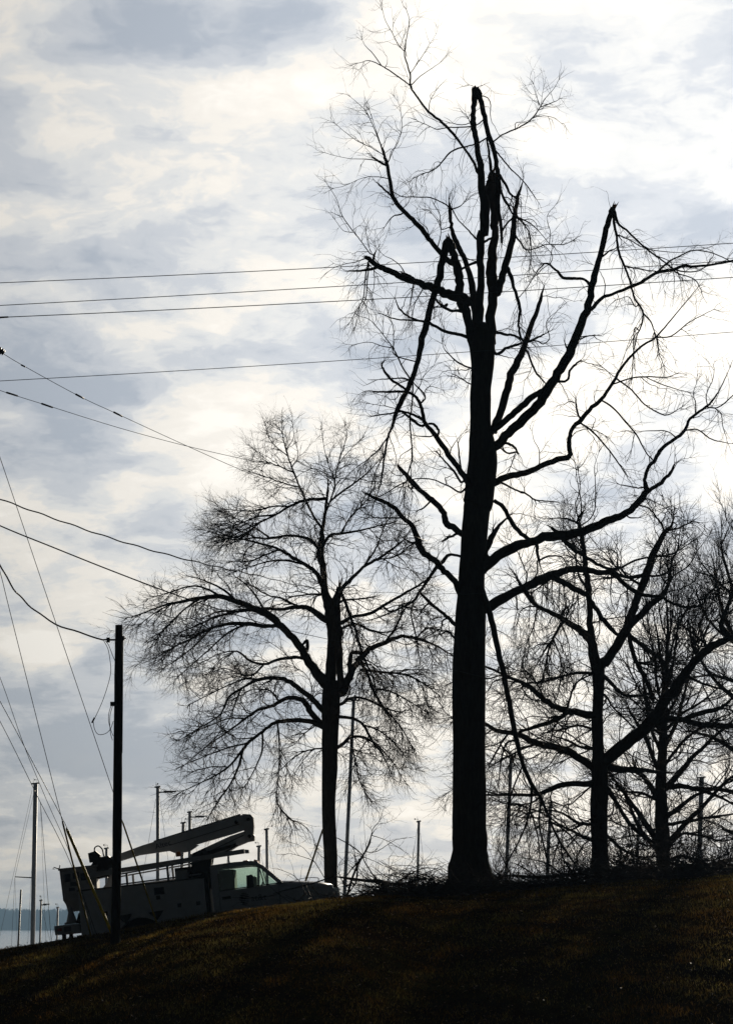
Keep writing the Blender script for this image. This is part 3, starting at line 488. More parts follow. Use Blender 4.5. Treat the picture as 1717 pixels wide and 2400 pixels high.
GUYS=[('dark guy guard in front of the truck bed, wire passing behind the wooden pole', [(-8.909, 57, 17.405), (-8.435, 58, 15.912), (-7.447, 60.8, 12.487), (-6.166, 62.3, 8.546), (-5.924, 62.6, 7.756)], (-5.924, 62.6, 7.756), (-5.07, 63.2, 5.279), 0.022, 0), ('dark narrow guy guard leaning over the truck bucket', [(-8.855, 57, 15.19), (-8.375, 58, 13.265), (-8.188, 58.8, 12.251), (-7.268, 61.6, 7.737)], (-7.268, 61.6, 7.737), (-6.593, 62.4, 5.016), 0.022, 0), ('bright yellow guy guard leaning across the truck bucket to the wooden pole', [(-8.757, 57, 11.146), (-8.307, 58, 10.287), (-7.162, 60.6, 7.768), (-7.07, 60.8, 7.516)], (-7.07, 60.8, 7.516), (-5.98, 61.6, 4.94), 0.036, 1)]
BAREGUYS=[('thin bare guy wire running down behind the truck bucket', [(-8.932, 58, 12.107), (-8.463, 59, 10.926), (-8.145, 61, 9.499), (-7.819, 63, 8.27), (-7.28, 64.5, 6.709), (-6.674, 65.6, 5.108)], 0.007), ('bare guy wire passing the tall mast near the left edge', [(-8.9, 58, 10.791), (-8.44, 59, 9.91), (-7.943, 61, 8.569), (-7.804, 61.4, 8.215), (-7.209, 63.6, 6.617), (-6.524, 65.2, 5.025)], 0.008)]
LEANGUY=((-1.072, 71.5, 8.329), (-1.208, 71.2, 7.848), (-1.625, 69.6, 6.457))
MASTS=[((-19.282, 150, 13.363), (-19.25, 150, -5.1), 0.137, 'tall pale sailboat mast with a crosswise spreader near the left edge'), ((-18.665, 140, 7.101), (-19.043, 140, -5.1), 0.052, 'slim dark bare mast left of the tall pale mast'), ((-21.333, 170, 6.794), (-21.447, 170, -5.1), 0.063, 'short thin mast with a small crossbar just right of the tall pale mast'), ((-22.611, 190, 6.443), (-22.69, 190, -5.1), 0.07, 'shortest thin mast over the lake beside the truck bucket'), ((-15.089, 150, 9.609), (-14.853, 150, -5.1), 0.087, 'mast top with wind vane showing between the bucket and the wooden pole'), ((-11.754, 145, 12.902), (-11.522, 145, -5.1), 0.102, 'tall mast with a masthead arm behind the truck bed'), ((-10.642, 150, 11.087), (-11.054, 150, -5.1), 0.099, 'lower of the two masts crossing behind the raised boom'), ((-10.619, 155, 11.918), (-10.539, 155, -5.1), 0.096, 'mast with masthead arm just right of its twin behind the boom'), ((-8.556, 160, 9.791), (-8.033, 160, -5.1), 0.079, 'stub of a mast peeking over the truck cab'), ((-6.237, 150, 9.732), (-6.38, 150, -5.1), 0.093, 'shorter of the two masts above the windshield'), ((-5.797, 150, 10.717), (-5.543, 150, -5.1), 0.093, 'taller of the two masts above the windshield'), ((-0.714, 145, 17.816), (-1.801, 145, -5.1), 0.109, 'very tall slightly leaning mast right of the smaller tree trunk'), ((3.043, 150, 11.161), (2.639, 150, -5.1), 0.081, 'lone mast standing in the gap left of the big trunk'), ((8.16, 145, 14.558), (7.154, 145, -5.1), 0.108, 'leaning mast seen through twigs right of the big trunk'), ((10.73, 150, 12.273), (9.562, 150, -5.1), 0.106, 'mast halfway between the big trunk and the tree to its right'), ((15.868, 150, 11.655), (14.771, 150, -5.1), 0.099, 'mast hidden behind the branches right of the second thick trunk'), ((18.236, 140, 13.149), (17.269, 140, -5.1), 0.139, 'thick pale mast near the right edge')]
POLE=((-5.655, 58.5, 4.655), (-5.668, 58.5, 12.067), 0.115, 0.086)
POLEWIRES=[[(-6.019, 58.4, 11.702), (-5.913, 58.35, 11.51), (-5.856, 58.3, 11.26), (-5.831, 58.3, 10.966), (-5.904, 58.3, 10.625), (-6.015, 58.3, 10.284), (-6.127, 58.3, 10.021), (-6.203, 58.3, 9.865)], [(-5.98, 58.4, 11.692), (-5.895, 58.35, 11.588), (-5.819, 58.3, 11.406), (-5.73, 58.32, 11.193)], [(-6.212, 58.3, 9.846), (-6.19, 58.3, 9.7), (-6.13, 58.3, 9.574), (-6.042, 58.3, 9.536), (-5.906, 58.3, 9.574), (-5.811, 58.3, 9.681), (-5.755, 58.3, 9.846)], [(-5.8, 58.3, 10.225), (-5.851, 58.25, 10.036), (-5.857, 58.25, 9.842), (-5.806, 58.25, 9.648), (-5.75, 58.3, 9.506)], [(-5.78, 58.3, 10.186), (-5.835, 58.3, 9.943), (-5.815, 58.25, 9.6), (-5.768, 58.3, 9.41)]]
POLEPTS={'clamp': (-5.858, 58.45, 11.727), 'box': (-5.783, 58.32, 10.237), 'plug': (-6.212, 58.3, 9.865), 'bolt': (-5.56, 58.5, 11.762)}
INSUL=((-8.16, 56, 17.934), (-9.774, 56, 17.934))
FARPOLE=((-9.398, 56, 4.067), (-9.844, 56, 20.532))
TRUCK=(-2.626, 67, 4.811)
F_LOG=((-0.85, 68.6, 6.538),'''T 1 0,0,0,14 14,0,-3,22 50,0,-8,39 92,0,-13,42 112,0,-11,42 139,0,-19,47 162,0,-21,39 190,0,-19,33 217,0,-11,24 243,0,-7,17
B 2 113,0,-10,25 98,14,9,20 81,32,37,15 75,40,51,10
B 2 141,0,-19,36 128,-9,-33,31 100,-24,-42,25 78,-36,-49,19 50,-50,-53,11
B 2 167,0,-19,22 190,7,-2,18 218,15,14,15 246,22,21,13 280,30,19,7
B 2 145,0,-20,11 145,1,-16,10 145,7,17,8 144,12,40,8 149,15,53,6 176,20,51,6
B 1.5 195,0,-19,11 215,10,6,10 232,20,34,6''')
F_SAP=((-0.548, 69.4, 5.917),'''T 1 0,0,0,37 7,0,25,34 17,0,59,31 31,0,92,28 45,0,117,25 59,0,145,20 68,0,171,14 76,0,185,8
B 2 11,0,38,19 -9,5,45,17 8,14,73,17 31,24,101,17 54,34,132,16 65,41,155,13 71,50,189,11 85,56,206,9 93,60,218,6
B 2 45,0,117,14 48,-2,114,13 31,-15,131,14 8,-31,147,13 -22,-50,163,10
B 2 54,30,132,13 58,33,128,11 82,44,130,11 105,56,144,9 133,72,162,7 151,80,166,6
B 2 69,0,172,10 99,-12,162,8 127,-24,147,7 160,-40,125,6
B 2 13,0,46,25 25,4,42,23 29,12,70,20 25,22,104,14 22,30,132,9
B 2 3,0,14,20 20,-9,36,17 31,-19,64,13 31,-30,97,8
B 2 48,-12,114,10 76,2,103,7 99,13,92,6 127,28,81,6
B 2 8,0,31,13 -14,-15,58,11 -20,-29,91,8 -3,-40,113,6''')
F_HOOD=((-2.36, 65.7, 6.042),'''T 1 0,0,0,9 27,0,8,13 48,0,13,16 69,0,18,16 96,0,25,17 131,0,36,19 155,0,44,16
B 1.5 131,0,37,12 104,-11,79,11 75,-19,92,8 43,-26,100,6 27,-30,97,6
B 1.5 105,-8,78,8 85,5,106,7 66,13,122,6 41,22,130,6
B 1.5 113,0,30,12 112,4,40,11 82,18,40,8 58,29,35,7 36,40,27,6
B 1.5 75,0,20,9 59,-14,39,8 43,-24,50,6 17,-40,60,6''')
F_LOGR=((6.666, 72.0, 6.553),'''T 1 0,0,0,35 70,0,-1,42 139,0,6,51 232,0,20,53 302,0,28,63 372,0,36,72
B 2 70,0,0,26 45,-19,18,23 15,-38,27,18 -4,-50,29,12
B 2 139,0,7,28 109,16,30,26 73,31,31,21 28,50,29,12
B 2 232,0,21,26 207,-20,43,23 182,-35,47,16 157,-50,42,10
B 2 276,0,25,26 279,2,28,23 259,20,53,21 226,37,54,16 202,50,52,9''')
F_LOGR2=((11.11, 77.0, 7.23),'''T 1 0,0,0,79 -50,0,-12,62 -100,0,-22,60 -149,0,-22,47 -199,0,-17,32 -236,0,-15,17
B 2 -100,0,-20,25 -126,-18,7,20 -158,-35,24,15 -189,-50,28,9
B 2 -75,0,-15,22 -59,17,15,17 -69,34,45,12 -84,50,71,8
B 2.5 -31,0,-8,25 -34,3,-2,22 -31,19,33,17 -33,36,70,12 -26,50,101,8
B 2.5 -12,0,-3,19 -15,-3,0,17 -23,-27,31,14 -21,-50,60,9''')
F_LOGM=((3.348, 70.5, 6.52),'''T 1 0,0,0,25 60,0,6,35 130,0,2,45 201,0,7,50 266,0,15,35
B 2.5 60,0,6,20 42,23,45,18 28,40,76,10
B 2.5 130,0,2,23 89,-24,29,20 58,-40,41,12
B 2.5 201,0,7,25 162,16,38,23 123,29,50,15 88,40,56,8
B 2.5 231,0,10,23 199,-23,54,20 194,-40,93,12''')

# ------------------------------------------------------------------ helpers
def link(o, parent=None):
    COL.objects.link(o)
    if parent is not None: o.parent = parent
    return o
def tag(o, label=None, cat=None, group=None, kind=None):
    for k, v in (('label', label), ('category', cat), ('group', group), ('kind', kind)):
        if v: o[k] = v
    return o
def empty(name, loc, label=None, cat=None, group=None):
    o = bpy.data.objects.new(name, None); o.location = loc; o.empty_display_size = 0.2
    return tag(link(o), label, cat, group)
def mesh_np(name, V, F, mat, parent=None, smooth=False):
    """V (n,3), F (m,k) numpy arrays of equal-sized faces, or a list of such arrays"""
    me = bpy.data.meshes.new(name)
    Fs = F if isinstance(F, list) else [F]
    Fs = [np.asarray(f, dtype=np.int32) for f in Fs if len(f)]
    V = np.asarray(V, dtype=np.float32)
    tot = np.concatenate([np.full(len(f), f.shape[1], np.int32) for f in Fs])
    loops = np.concatenate([f.ravel() for f in Fs])
    me.vertices.add(len(V)); me.vertices.foreach_set('co', V.ravel())
    me.loops.add(len(loops)); me.loops.foreach_set('vertex_index', loops)
    me.polygons.add(len(tot))
    st = np.zeros(len(tot), np.int32); st[1:] = np.cumsum(tot)[:-1]
    me.polygons.foreach_set('loop_start', st); me.polygons.foreach_set('loop_total', tot)
    if smooth: me.polygons.foreach_set('use_smooth', np.ones(len(tot), bool))
    me.materials.append(mat); me.update(calc_edges=True)
    return link(bpy.data.objects.new(name, me), parent)
def bm_obj(name, bm, mat, parent=None, smooth=False, bevel=0.0):
    if bevel:
        bmesh.ops.bevel(bm, geom=[e for e in bm.edges if len(e.link_faces) == 2 and e.calc_face_angle(0) > 0.5], offset=bevel, segments=2, affect='EDGES', clamp_overlap=True)
    me = bpy.data.meshes.new(name); bmesh.ops.recalc_face_normals(bm, faces=bm.faces); bm.to_mesh(me); bm.free()
    if smooth: me.polygons.foreach_set('use_smooth', [True] * len(me.polygons))
    me.materials.append(mat)
    return link(bpy.data.objects.new(name, me), parent)
def add_box(bm, a, b, rot=None, piv=None):
    vs_ = [bm.verts.new((x, y, z)) for x in (a[0], b[0]) for y in (a[1], b[1]) for z in (a[2], b[2])]
    for f in ((0, 1, 3, 2), (4, 6, 7, 5), (0, 4, 5, 1), (2, 3, 7, 6), (0, 2, 6, 4), (1, 5, 7, 3)): bm.faces.new([vs_[i] for i in f])
    if rot is not None: bmesh.ops.rotate(bm, verts=vs_, cent=piv, matrix=rot)
    return vs_
def add_prism(bm, pts, y0, y1, pts2=None):
    """polygon in the xz plane drawn out along y"""
    A = [bm.verts.new((x, y0, z)) for x, z in pts]; B = [bm.verts.new((x, y1, z)) for x, z in (pts2 or pts)]
    n = len(pts); bm.faces.new(A); bm.faces.new(B[::-1])
    for i in range(n): bm.faces.new((A[i], B[i], B[(i + 1) % n], A[(i + 1) % n]))
def tube_arrays(P, Rr, sides):
    """P (N,K,3), R (N,K) -> V, F quads plus end caps; frames from one reference axis"""
    N, K, _ = P.shape
    T = np.gradient(P, axis=1); T /= np.linalg.norm(T, axis=2, keepdims=True) + 1e-9
    ref = np.zeros((N, 1, 3)); m = P[:, -1] - P[:, 0]; up = np.abs(m[:, 2]) > 0.8 * np.linalg.norm(m, axis=1)
    ref[~up] = (0, 0, 1); ref[up] = (1, 0, 0)
    A = np.cross(T, np.broadcast_to(ref, T.shape)); A /= np.linalg.norm(A, axis=2, keepdims=True) + 1e-9
    B = np.cross(T, A)
    th = np.arange(sides) * 2 * np.pi / sides
    V = P[:, :, None] + Rr[:, :, None, None] * (np.cos(th)[None, None, :, None] * A[:, :, None] + np.sin(th)[None, None, :, None] * B[:, :, None])
    idx = np.arange(N * K * sides).reshape(N, K, sides)
    q = np.stack([idx[:, :-1], np.roll(idx, -1, 2)[:, :-1], np.roll(idx, -1, 2)[:, 1:], idx[:, 1:]], -1).reshape(-1, 4)
    c0 = idx[:, 0, ::-1].reshape(-1, sides); c1 = idx[:, -1].reshape(-1, sides)
    return V.reshape(-1, 3), q, np.concatenate([c0, c1])
def tube_obj(name, pts, rad, mat, parent=None, sides=6, smooth=True):
    P = np.array(pts, float)[None]; r = np.full(P.shape[1], rad, float)[None] if np.isscalar(rad) else np.array(rad, float)[None]
    V, q, c = tube_arrays(P, r, sides)
    return mesh_np(name, V, [q, c], mat, parent, smooth)
def spline(pts, n=4):
    """Catmull-Rom through rows of pts"""
    P = np.array(pts, float)
    if len(P) < 3:
        t = np.linspace(0, 1, n + 1)[:, None]; return P[0] * (1 - t) + P[-1] * t
    E = np.vstack([2 * P[0] - P[1], P, 2 * P[-1] - P[-2]]); out = []
    for i in range(1, len(E) - 2):
        t = np.linspace(0, 1, n, endpoint=False)[:, None]; a, b, c, d = E[i - 1], E[i], E[i + 1], E[i + 2]
        out.append(0.5 * (2 * b + (c - a) * t + (2 * a - 5 * b + 4 * c - d) * t ** 2 + (3 * b - a - 3 * c + d) * t ** 3))
    out.append(P[-1:]); return np.vstack(out)

# ------------------------------------------------------------------ materials
def material(name):
    m = bpy.data.materials.new(name); m.use_nodes = True
    g = NT(m.node_tree); b = g.n.get('Principled BSDF'); return m, g, b
def plain(name, col, rough=0.6, metal=0.0, var=0.25, scale=6.0, spec=0.4):
    m, g, b = material(name)
    tc = g.node('ShaderNodeTexCoord')
    n = g.noise(tc.outputs['Object'], scale, 6, 0.6)
    lo = tuple(c * (1 - var) for c in col); hi = tuple(min(1, c * (1 + var)) for c in col)
    g.put(b.inputs['Base Color'], g.ramp(n, [(0.3, lo), (0.7, hi)]))
    g.put(b.inputs['Roughness'], g.math('MULTIPLY_ADD', n, 0.25, max(0.03, rough - 0.12)))
    b.inputs['Metallic'].default_value = metal; b.inputs['Specular IOR Level'].default_value = spec
    return m
def bark_mat(name, lo, hi, scale):
    m, g, b = material(name)
    tc = g.node('ShaderNodeTexCoord'); mp = g.node('ShaderNodeMapping'); mp.inputs['Scale'].default_value = (1, 1, 0.22)
    g.put(mp.inputs[0], tc.outputs['Object'])
    n = g.noise(mp.outputs[0], scale, 8, 0.65, 0.6); n2 = g.noise(tc.outputs['Object'], 1.3, 3)
    g.put(b.inputs['Base Color'], g.mix(n2, g.ramp(n, [(0.35, lo), (0.65, hi)]), tuple(0.6 * h for h in hi)))
    b.inputs['Roughness'].default_value = 0.9; b.inputs['Specular IOR Level'].default_value = 0.15
    bp = g.node('ShaderNodeBump'); bp.inputs['Strength'].default_value = 0.8; bp.inputs['Distance'].default_value = 0.03
    g.put(bp.inputs['Height'], n); g.put(b.inputs['Normal'], bp.outputs[0]); return m
M = {}
M['bark'] = bark_mat('bark', (0.018, 0.014, 0.011), (0.06, 0.048, 0.038), 14)
M['bark_grey'] = bark_mat('bark_grey', (0.03, 0.027, 0.023), (0.085, 0.075, 0.062), 16)
M['twig'] = plain('twig', (0.035, 0.025, 0.019), 0.8, 0, 0.4, 3, 0.2)
M['split_wood'] = bark_mat('split_wood', (0.14, 0.075, 0.035), (0.34, 0.2, 0.1), 20)
M['pole_wood'] = bark_mat('pole_wood', (0.02, 0.015, 0.012), (0.055, 0.042, 0.032), 12)
M['wire'] = plain('wire', (0.03, 0.03, 0.032), 0.5, 0.3)
M['rubber'] = plain('rubber', (0.012, 0.012, 0.013), 0.75)
M['yellow'] = plain('yellow', (0.78, 0.54, 0.012), 0.5, 0, 0.15)
M['dull_yellow'] = plain('dull_yellow', (0.34, 0.24, 0.03), 0.6, 0, 0.3)
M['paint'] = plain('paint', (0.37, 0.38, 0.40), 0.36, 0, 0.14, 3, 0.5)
M['paint_old'] = plain('paint_old', (0.30, 0.30, 0.31), 0.5, 0, 0.14, 5, 0.4)
M['black'] = plain('black', (0.012, 0.012, 0.014), 0.5)
M['dark_steel'] = plain('dark_steel', (0.05, 0.05, 0.055), 0.45, 0.6)
M['chrome'] = plain('chrome', (0.6, 0.6, 0.6), 0.2, 1.0, 0.1)
M['decal'] = plain('decal', (0.02, 0.025, 0.05), 0.5)
M['decal_grey'] = plain('decal_grey', (0.09, 0.09, 0.1), 0.5)
M['amber'] = plain('amber', (0.55, 0.16, 0.01), 0.3)
M['red'] = plain('red', (0.28, 0.012, 0.01), 0.35)
M['alu'] = plain('alu', (0.66, 0.66, 0.68), 0.5, 0.05, 0.12, 1.5)
M['hull'] = plain('hull', (0.72, 0.72, 0.7), 0.3)
M['seat'] = plain('seat', (0.035, 0.035, 0.04), 0.8)
def glass_mat():
    m, g, b = material('glass')
    tr = g.node('ShaderNodeBsdfTransparent'); tr.inputs[0].default_value = (0.80, 0.87, 0.83, 1)
    gl = g.node('ShaderNodeBsdfGlossy'); gl.inputs['Roughness'].default_value = 0.04; gl.inputs[0].default_value = (0.9, 0.9, 0.9, 1)
    fr = g.node('ShaderNodeFresnel'); fr.inputs[0].default_value = 1.5
    mx = g.node('ShaderNodeMixShader'); g.put(mx.inputs[0], fr.outputs[0]); g.put(mx.inputs[1], tr.outputs[0]); g.put(mx.inputs[2], gl.outputs[0])
    g.put(g.n['Material Output'].inputs[0], mx.outputs[0]); return m
M['glass'] = glass_mat()
def lens_mat():
    m, g, b = material('lamp_lens')
    b.inputs['Base Color'].default_value = (0.7, 0.72, 0.72, 1); b.inputs['Roughness'].default_value = 0.08; b.inputs['Metallic'].default_value = 0.4
    return m
M['lens'] = lens_mat()
def ground_mat():
    m, g, b = material('turf')
    tc = g.node('ShaderNodeTexCoord'); p = tc.outputs['Object']
    big = g.noise(p, 0.35, 4, 0.6); mid = g.noise(p, 2.2, 6, 0.65); fine = g.noise(p, 26, 5, 0.7)
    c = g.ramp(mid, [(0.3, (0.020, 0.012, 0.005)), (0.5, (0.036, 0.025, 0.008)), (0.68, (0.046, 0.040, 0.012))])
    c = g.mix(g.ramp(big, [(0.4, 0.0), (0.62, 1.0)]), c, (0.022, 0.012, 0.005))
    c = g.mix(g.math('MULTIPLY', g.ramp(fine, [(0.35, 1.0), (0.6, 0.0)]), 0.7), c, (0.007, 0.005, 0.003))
    df = g.node('ShaderNodeBsdfDiffuse'); g.put(df.inputs[0], c)
    bp = g.node('ShaderNodeBump'); bp.inputs['Strength'].default_value = 1.0; bp.inputs['Distance'].default_value = 0.05
    g.put(bp.inputs['Height'], g.math('ADD', fine, mid)); g.put(df.inputs['Normal'], bp.outputs[0])
    g.put(g.n['Material Output'].inputs[0], df.outputs[0]); return m
M['turf'] = ground_mat()
def blade_mat():
    m, g, b = material('grass_blade')
    geo = g.node('ShaderNodeNewGeometry'); tc = g.node('ShaderNodeTexCoord')
    big = g.noise(tc.outputs['Object'], 0.5, 4, 0.65)
    rnd = g.node('ShaderNodeObjectInfo')
    c = g.ramp(geo.outputs['Random Per Island'], [(0.0, (0.045, 0.027, 0.009)), (0.35, (0.095, 0.070, 0.019)), (0.7, (0.088, 0.082, 0.019)), (1.0, (0.19, 0.145, 0.050))])
    c = g.mix(g.ramp(big, [(0.42, 0.0), (0.6, 1.0)]), c, g.mix(1.0, c, (0.95, 0.66, 0.5), 'MULTIPLY'))
    df = g.node('ShaderNodeBsdfDiffuse'); tl = g.node('ShaderNodeBsdfTranslucent')
    g.put(df.inputs[0], c); g.put(tl.inputs[0], c)
    mx = g.node('ShaderNodeMixShader'); mx.inputs[0].default_value = 0.5
    g.put(mx.inputs[1], df.outputs[0]); g.put(mx.inputs[2], tl.outputs[0])
    g.put(g.n['Material Output'].inputs[0], mx.outputs[0]); return m
M['blade'] = blade_mat()
def leaf_mat():
    m, g, b = material('dead_leaf')
    geo = g.node('ShaderNodeNewGeometry')
    g.put(b.inputs['Base Color'], g.ramp(geo.outputs['Random Per Island'], [(0.0, (0.05, 0.026, 0.013)), (0.6, (0.12, 0.062, 0.028)), (1.0, (0.22, 0.15, 0.08))]))
    b.inputs['Roughness'].default_value = 0.6; b.inputs['Specular IOR Level'].default_value = 0.08; return m
M['leaf'] = leaf_mat()
def water_mat():
    m, g, b = material('lake_water')
    tc = g.node('ShaderNodeTexCoord'); mp = g.node('ShaderNodeMapping'); mp.inputs['Scale'].default_value = (0.35, 1.0, 1.0)
    g.put(mp.inputs[0], tc.outputs['Object'])
    n = g.noise(mp.outputs[0], 0.9, 5, 0.6); n2 = g.noise(mp.outputs[0], 0.06, 3, 0.5)
    b.inputs['Base Color'].default_value = (0.03, 0.045, 0.055, 1); b.inputs['Roughness'].default_value = 0.16
    b.inputs['IOR'].default_value = 1.33
    bp = g.node('ShaderNodeBump'); bp.inputs['Strength'].default_value = 0.35; bp.inputs['Distance'].default_value = 0.12
    g.put(bp.inputs['Height'], g.math('MULTIPLY_ADD', n2, 1.5, n)); g.put(b.inputs['Normal'], bp.outputs[0]); return m
M['water'] = water_mat()
M['far_wood'] = plain('far_wood', (0.035, 0.034, 0.03), 0.95, 0, 0.4, 0.08, 0.05)
M['far_ground'] = plain('far_ground', (0.05, 0.045, 0.035), 0.95, 0, 0.3, 0.05, 0.05)
# ------------------------------------------------------------------ ground
_cu = np.array([c[0] for c in CREST]); _ce = np.array([c[1] for c in CREST])
_rs = np.random.RandomState(3)
_ph = _rs.rand(24, 4)
def lumps(x, y):
    h = 0
    for i in range(24):
        f = 0.25 * 1.28 ** (i * 0.6); a = _ph[i, 0] * 6.283
        h = h + np.sin((x * math.cos(a) + y * math.sin(a)) * f + _ph[i, 1] * 6.283) * (0.030 / (1 + i * 0.35))
    return h
def sstep(a, b, x):
    t = np.clip((x - a) / (b - a), 0, 1); return t * t * (3 - 2 * t)
def ground_z(x, y):
    x = np.asarray(x, float); y = np.asarray(y, float)
    u = np.clip(x / np.maximum(y, 25.0), -0.29, 0.29)
    right = sstep(-0.02, 0.03, u)
    yc = 63.0 + 4.0 * right
    zc = 5.3 + np.interp(u, _cu, _ce) * yc
    t = np.maximum(yc - y, 0)
    flo = 3.65 - 1.5 * sstep(10, 36, y)                      # hollow between the camera and the slope
    ban = zc - 0.03 * t - 0.0055 * t * t                     # rounded bank, steeper towards the foot
    z = np.where(y < yc, np.logaddexp(4 * np.maximum(ban, -40), 4 * flo) / 4, zc)
    z = z - 0.0
    dip = 0.72 * (1 - right) + 0.22 * right
    z = z - dip * sstep(0.2, 2.6, y - yc)
    fall0 = 72.5 + 14.0 * sstep(-0.09, 0.02, u)
    k = sstep(0, 1, (y - fall0) / (118.0 - fall0))
    z = z * (1 - k) + (-8.0) * k
    near = (0.5 + 0.5 * np.clip((y + 5) / 20, 0, 1)) * (1 - k)
    return z + lumps(x, y) * near * 0.8
def grow_axis(a, b, step, far_lo, far_hi):
    v = list(np.arange(a, b + 1e-6, step)); d = step
    while v[-1] < far_hi: d *= 1.35; v.append(v[-1] + d)
    d = step
    while v[0] > far_lo: d *= 1.35; v.insert(0, v[0] - d)
    return np.array(v)
gx = grow_axis(-17, 17, 0.33, -4000, 4000); gy = grow_axis(24, 86, 0.33, -900, 5200)
X, Y = np.meshgrid(gx, gy); Z = ground_z(X, Y)
idx = np.arange(X.size).reshape(X.shape)
quads = np.stack([idx[:-1, :-1], idx[:-1, 1:], idx[1:, 1:], idx[1:, :-1]], -1).reshape(-1, 4)
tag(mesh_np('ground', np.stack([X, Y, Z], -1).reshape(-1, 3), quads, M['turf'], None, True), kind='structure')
# lake
wv = np.array([(-4200, 95, -6), (4200, 95, -6), (4200, 4280, -6), (-4200, 4280, -6)], float)
tag(mesh_np('lake_water', wv, np.array([[0, 1, 2, 3]]), M['water']), kind='structure')
# far wooded shore: terrain and the mass of trees on it
fx = np.linspace(-2800, 2800, 150); fy = np.linspace(4190, 4900, 30)
X, Y = np.meshgrid(fx, fy)
def hill_z(x, y):
    r = sstep(4200, 4500, y)
    return -8.0 + r * (30.0 + 3.2 * np.sin(x * 0.006 + 1) + 2.0 * np.sin(x * 0.017 + 2) + 4.5 * np.sin(x * 0.0021))
idx = np.arange(X.size).reshape(X.shape)
quads = np.stack([idx[:-1, :-1], idx[:-1, 1:], idx[1:, 1:], idx[1:, :-1]], -1).reshape(-1, 4)
tag(mesh_np('hill', np.stack([X, Y, hill_z(X, Y)], -1).reshape(-1, 3), quads, M['far_ground'], None, True), kind='structure')
def far_woods():
    rs = np.random.RandomState(11); N = 4200; n = 44
    tx = np.where(rs.rand(N) < 0.55, rs.uniform(-860, -260, N), rs.uniform(-2600, 2600, N)); ty = rs.uniform(4215, 4540, N); tz = hill_z(tx, ty)
    H = rs.uniform(10.0, 17.0, N); W = H * rs.uniform(0.28, 0.5, N)
    # upright spray of slim triangles for each bare crown
    a = rs.rand(N, n) * 6.283; rr = np.sqrt(rs.rand(N, n)); hh = rs.rand(N, n)
    prof = np.sin(np.clip(hh, 0, 1) ** 0.8 * 3.0) * 0.95 + 0.12
    cx = tx[:, None] + np.cos(a) * rr * W[:, None] * prof; cy = ty[:, None] + np.sin(a) * rr * W[:, None] * prof
    cz = tz[:, None] + H[:, None] * (0.05 + 0.95 * hh)
    s = rs.uniform(0.9, 2.2, (N, n)); ox = np.cos(a) * s * 0.7; 
    V = np.stack([np.stack([cx - 0.3 * s, cy, cz - 0.6 * s], -1), np.stack([cx + 0.3 * s, cy, cz - 0.6 * s], -1), np.stack([cx + ox * 0.6, cy, cz + 0.9 * s], -1)], 2).reshape(-1, 3)
    tag(mesh_np('far_woods', V, np.arange(len(V)).reshape(-1, 3), M['far_wood']), 'blue hazy wooded shore across the lake', kind='stuff')
far_woods()

# ------------------------------------------------------------------ trees
class Wood:
    """gathers fine twigs and builds them level by level"""
    def __init__(s, seed): s.rs = np.random.RandomState(seed); s.batches = []
    def sample(s, P, Rr, Wt, per_m):
        """P (N,K,3): attachment points spread along polylines"""
        seg = np.linalg.norm(np.diff(P, axis=1), axis=2); L = seg.sum(1)
        cnt = s.rs.poisson(L * per_m * Wt); i = np.repeat(np.arange(len(P)), cnt)
        if not len(i): return None
        K = P.shape[1]; t = s.rs.rand(len(i)) ** 0.75 * (K - 1) * 0.999; k = t.astype(int); f = (t - k)[:, None]
        p = P[i, k] * (1 - f) + P[i, k + 1] * f; d = P[i, k + 1] - P[i, k]; d /= np.linalg.norm(d, axis=1, keepdims=True) + 1e-9
        r = Rr[i, k] * (1 - f[:, 0]) + Rr[i, k + 1] * f[:, 0]
        return p, d, r, i, t / (K - 1)
    def grow(s, p, d, r, length, ang, curl, lift, K, r0, taper=0.4, scale=None):
        N = len(p); rs = s.rs
        ax = np.cross(d, rs.randn(N, 3)); ax /= np.linalg.norm(ax, axis=1, keepdims=True) + 1e-9
        a = np.radians(rs.uniform(ang[0], ang[1], N))[:, None]
        v = d * np.cos(a) + ax * np.sin(a)
        L = rs.uniform(length[0], length[1], N) * (1.0 if scale is None else scale); st = (L / (K - 1))[:, None]
        P = np.zeros((N, K, 3)); P[:, 0] = p
        for k in range(1, K):
            v = v + rs.randn(N, 3) * curl; v[:, 2] += lift * (0.6 + 0.8 * k / K); v /= np.linalg.norm(v, axis=1, keepdims=True)
            P[:, k] = P[:, k - 1] + v * st
        rr = np.minimum(r0 * rs.uniform(0.75, 1.2, N), r * 0.75)
        Rr = rr[:, None] * np.linspace(1, taper, K)[None]
        s.batches.append((P, Rr)); return P, Rr
    def build(s, name, mat, parent, label=None):
        Vs, Qs, Ts, off = [], [], [], 0
        for P, Rr in s.batches:
            V, q, c = tube_arrays(P, Rr, 3); Vs.append(V); Qs.append(q + off); off += len(V)
        o = mesh_np(name, np.concatenate(Vs), np.concatenate(Qs), mat, parent); o['kind'] = 'stuff'
        return o
def wobble(P, rs, amp):
    n = len(P); 
    if n < 3: return P
    j = rs.randn(n, 3) * amp[:, None]; j[0] = 0; j[-1] = 0
    return P + j
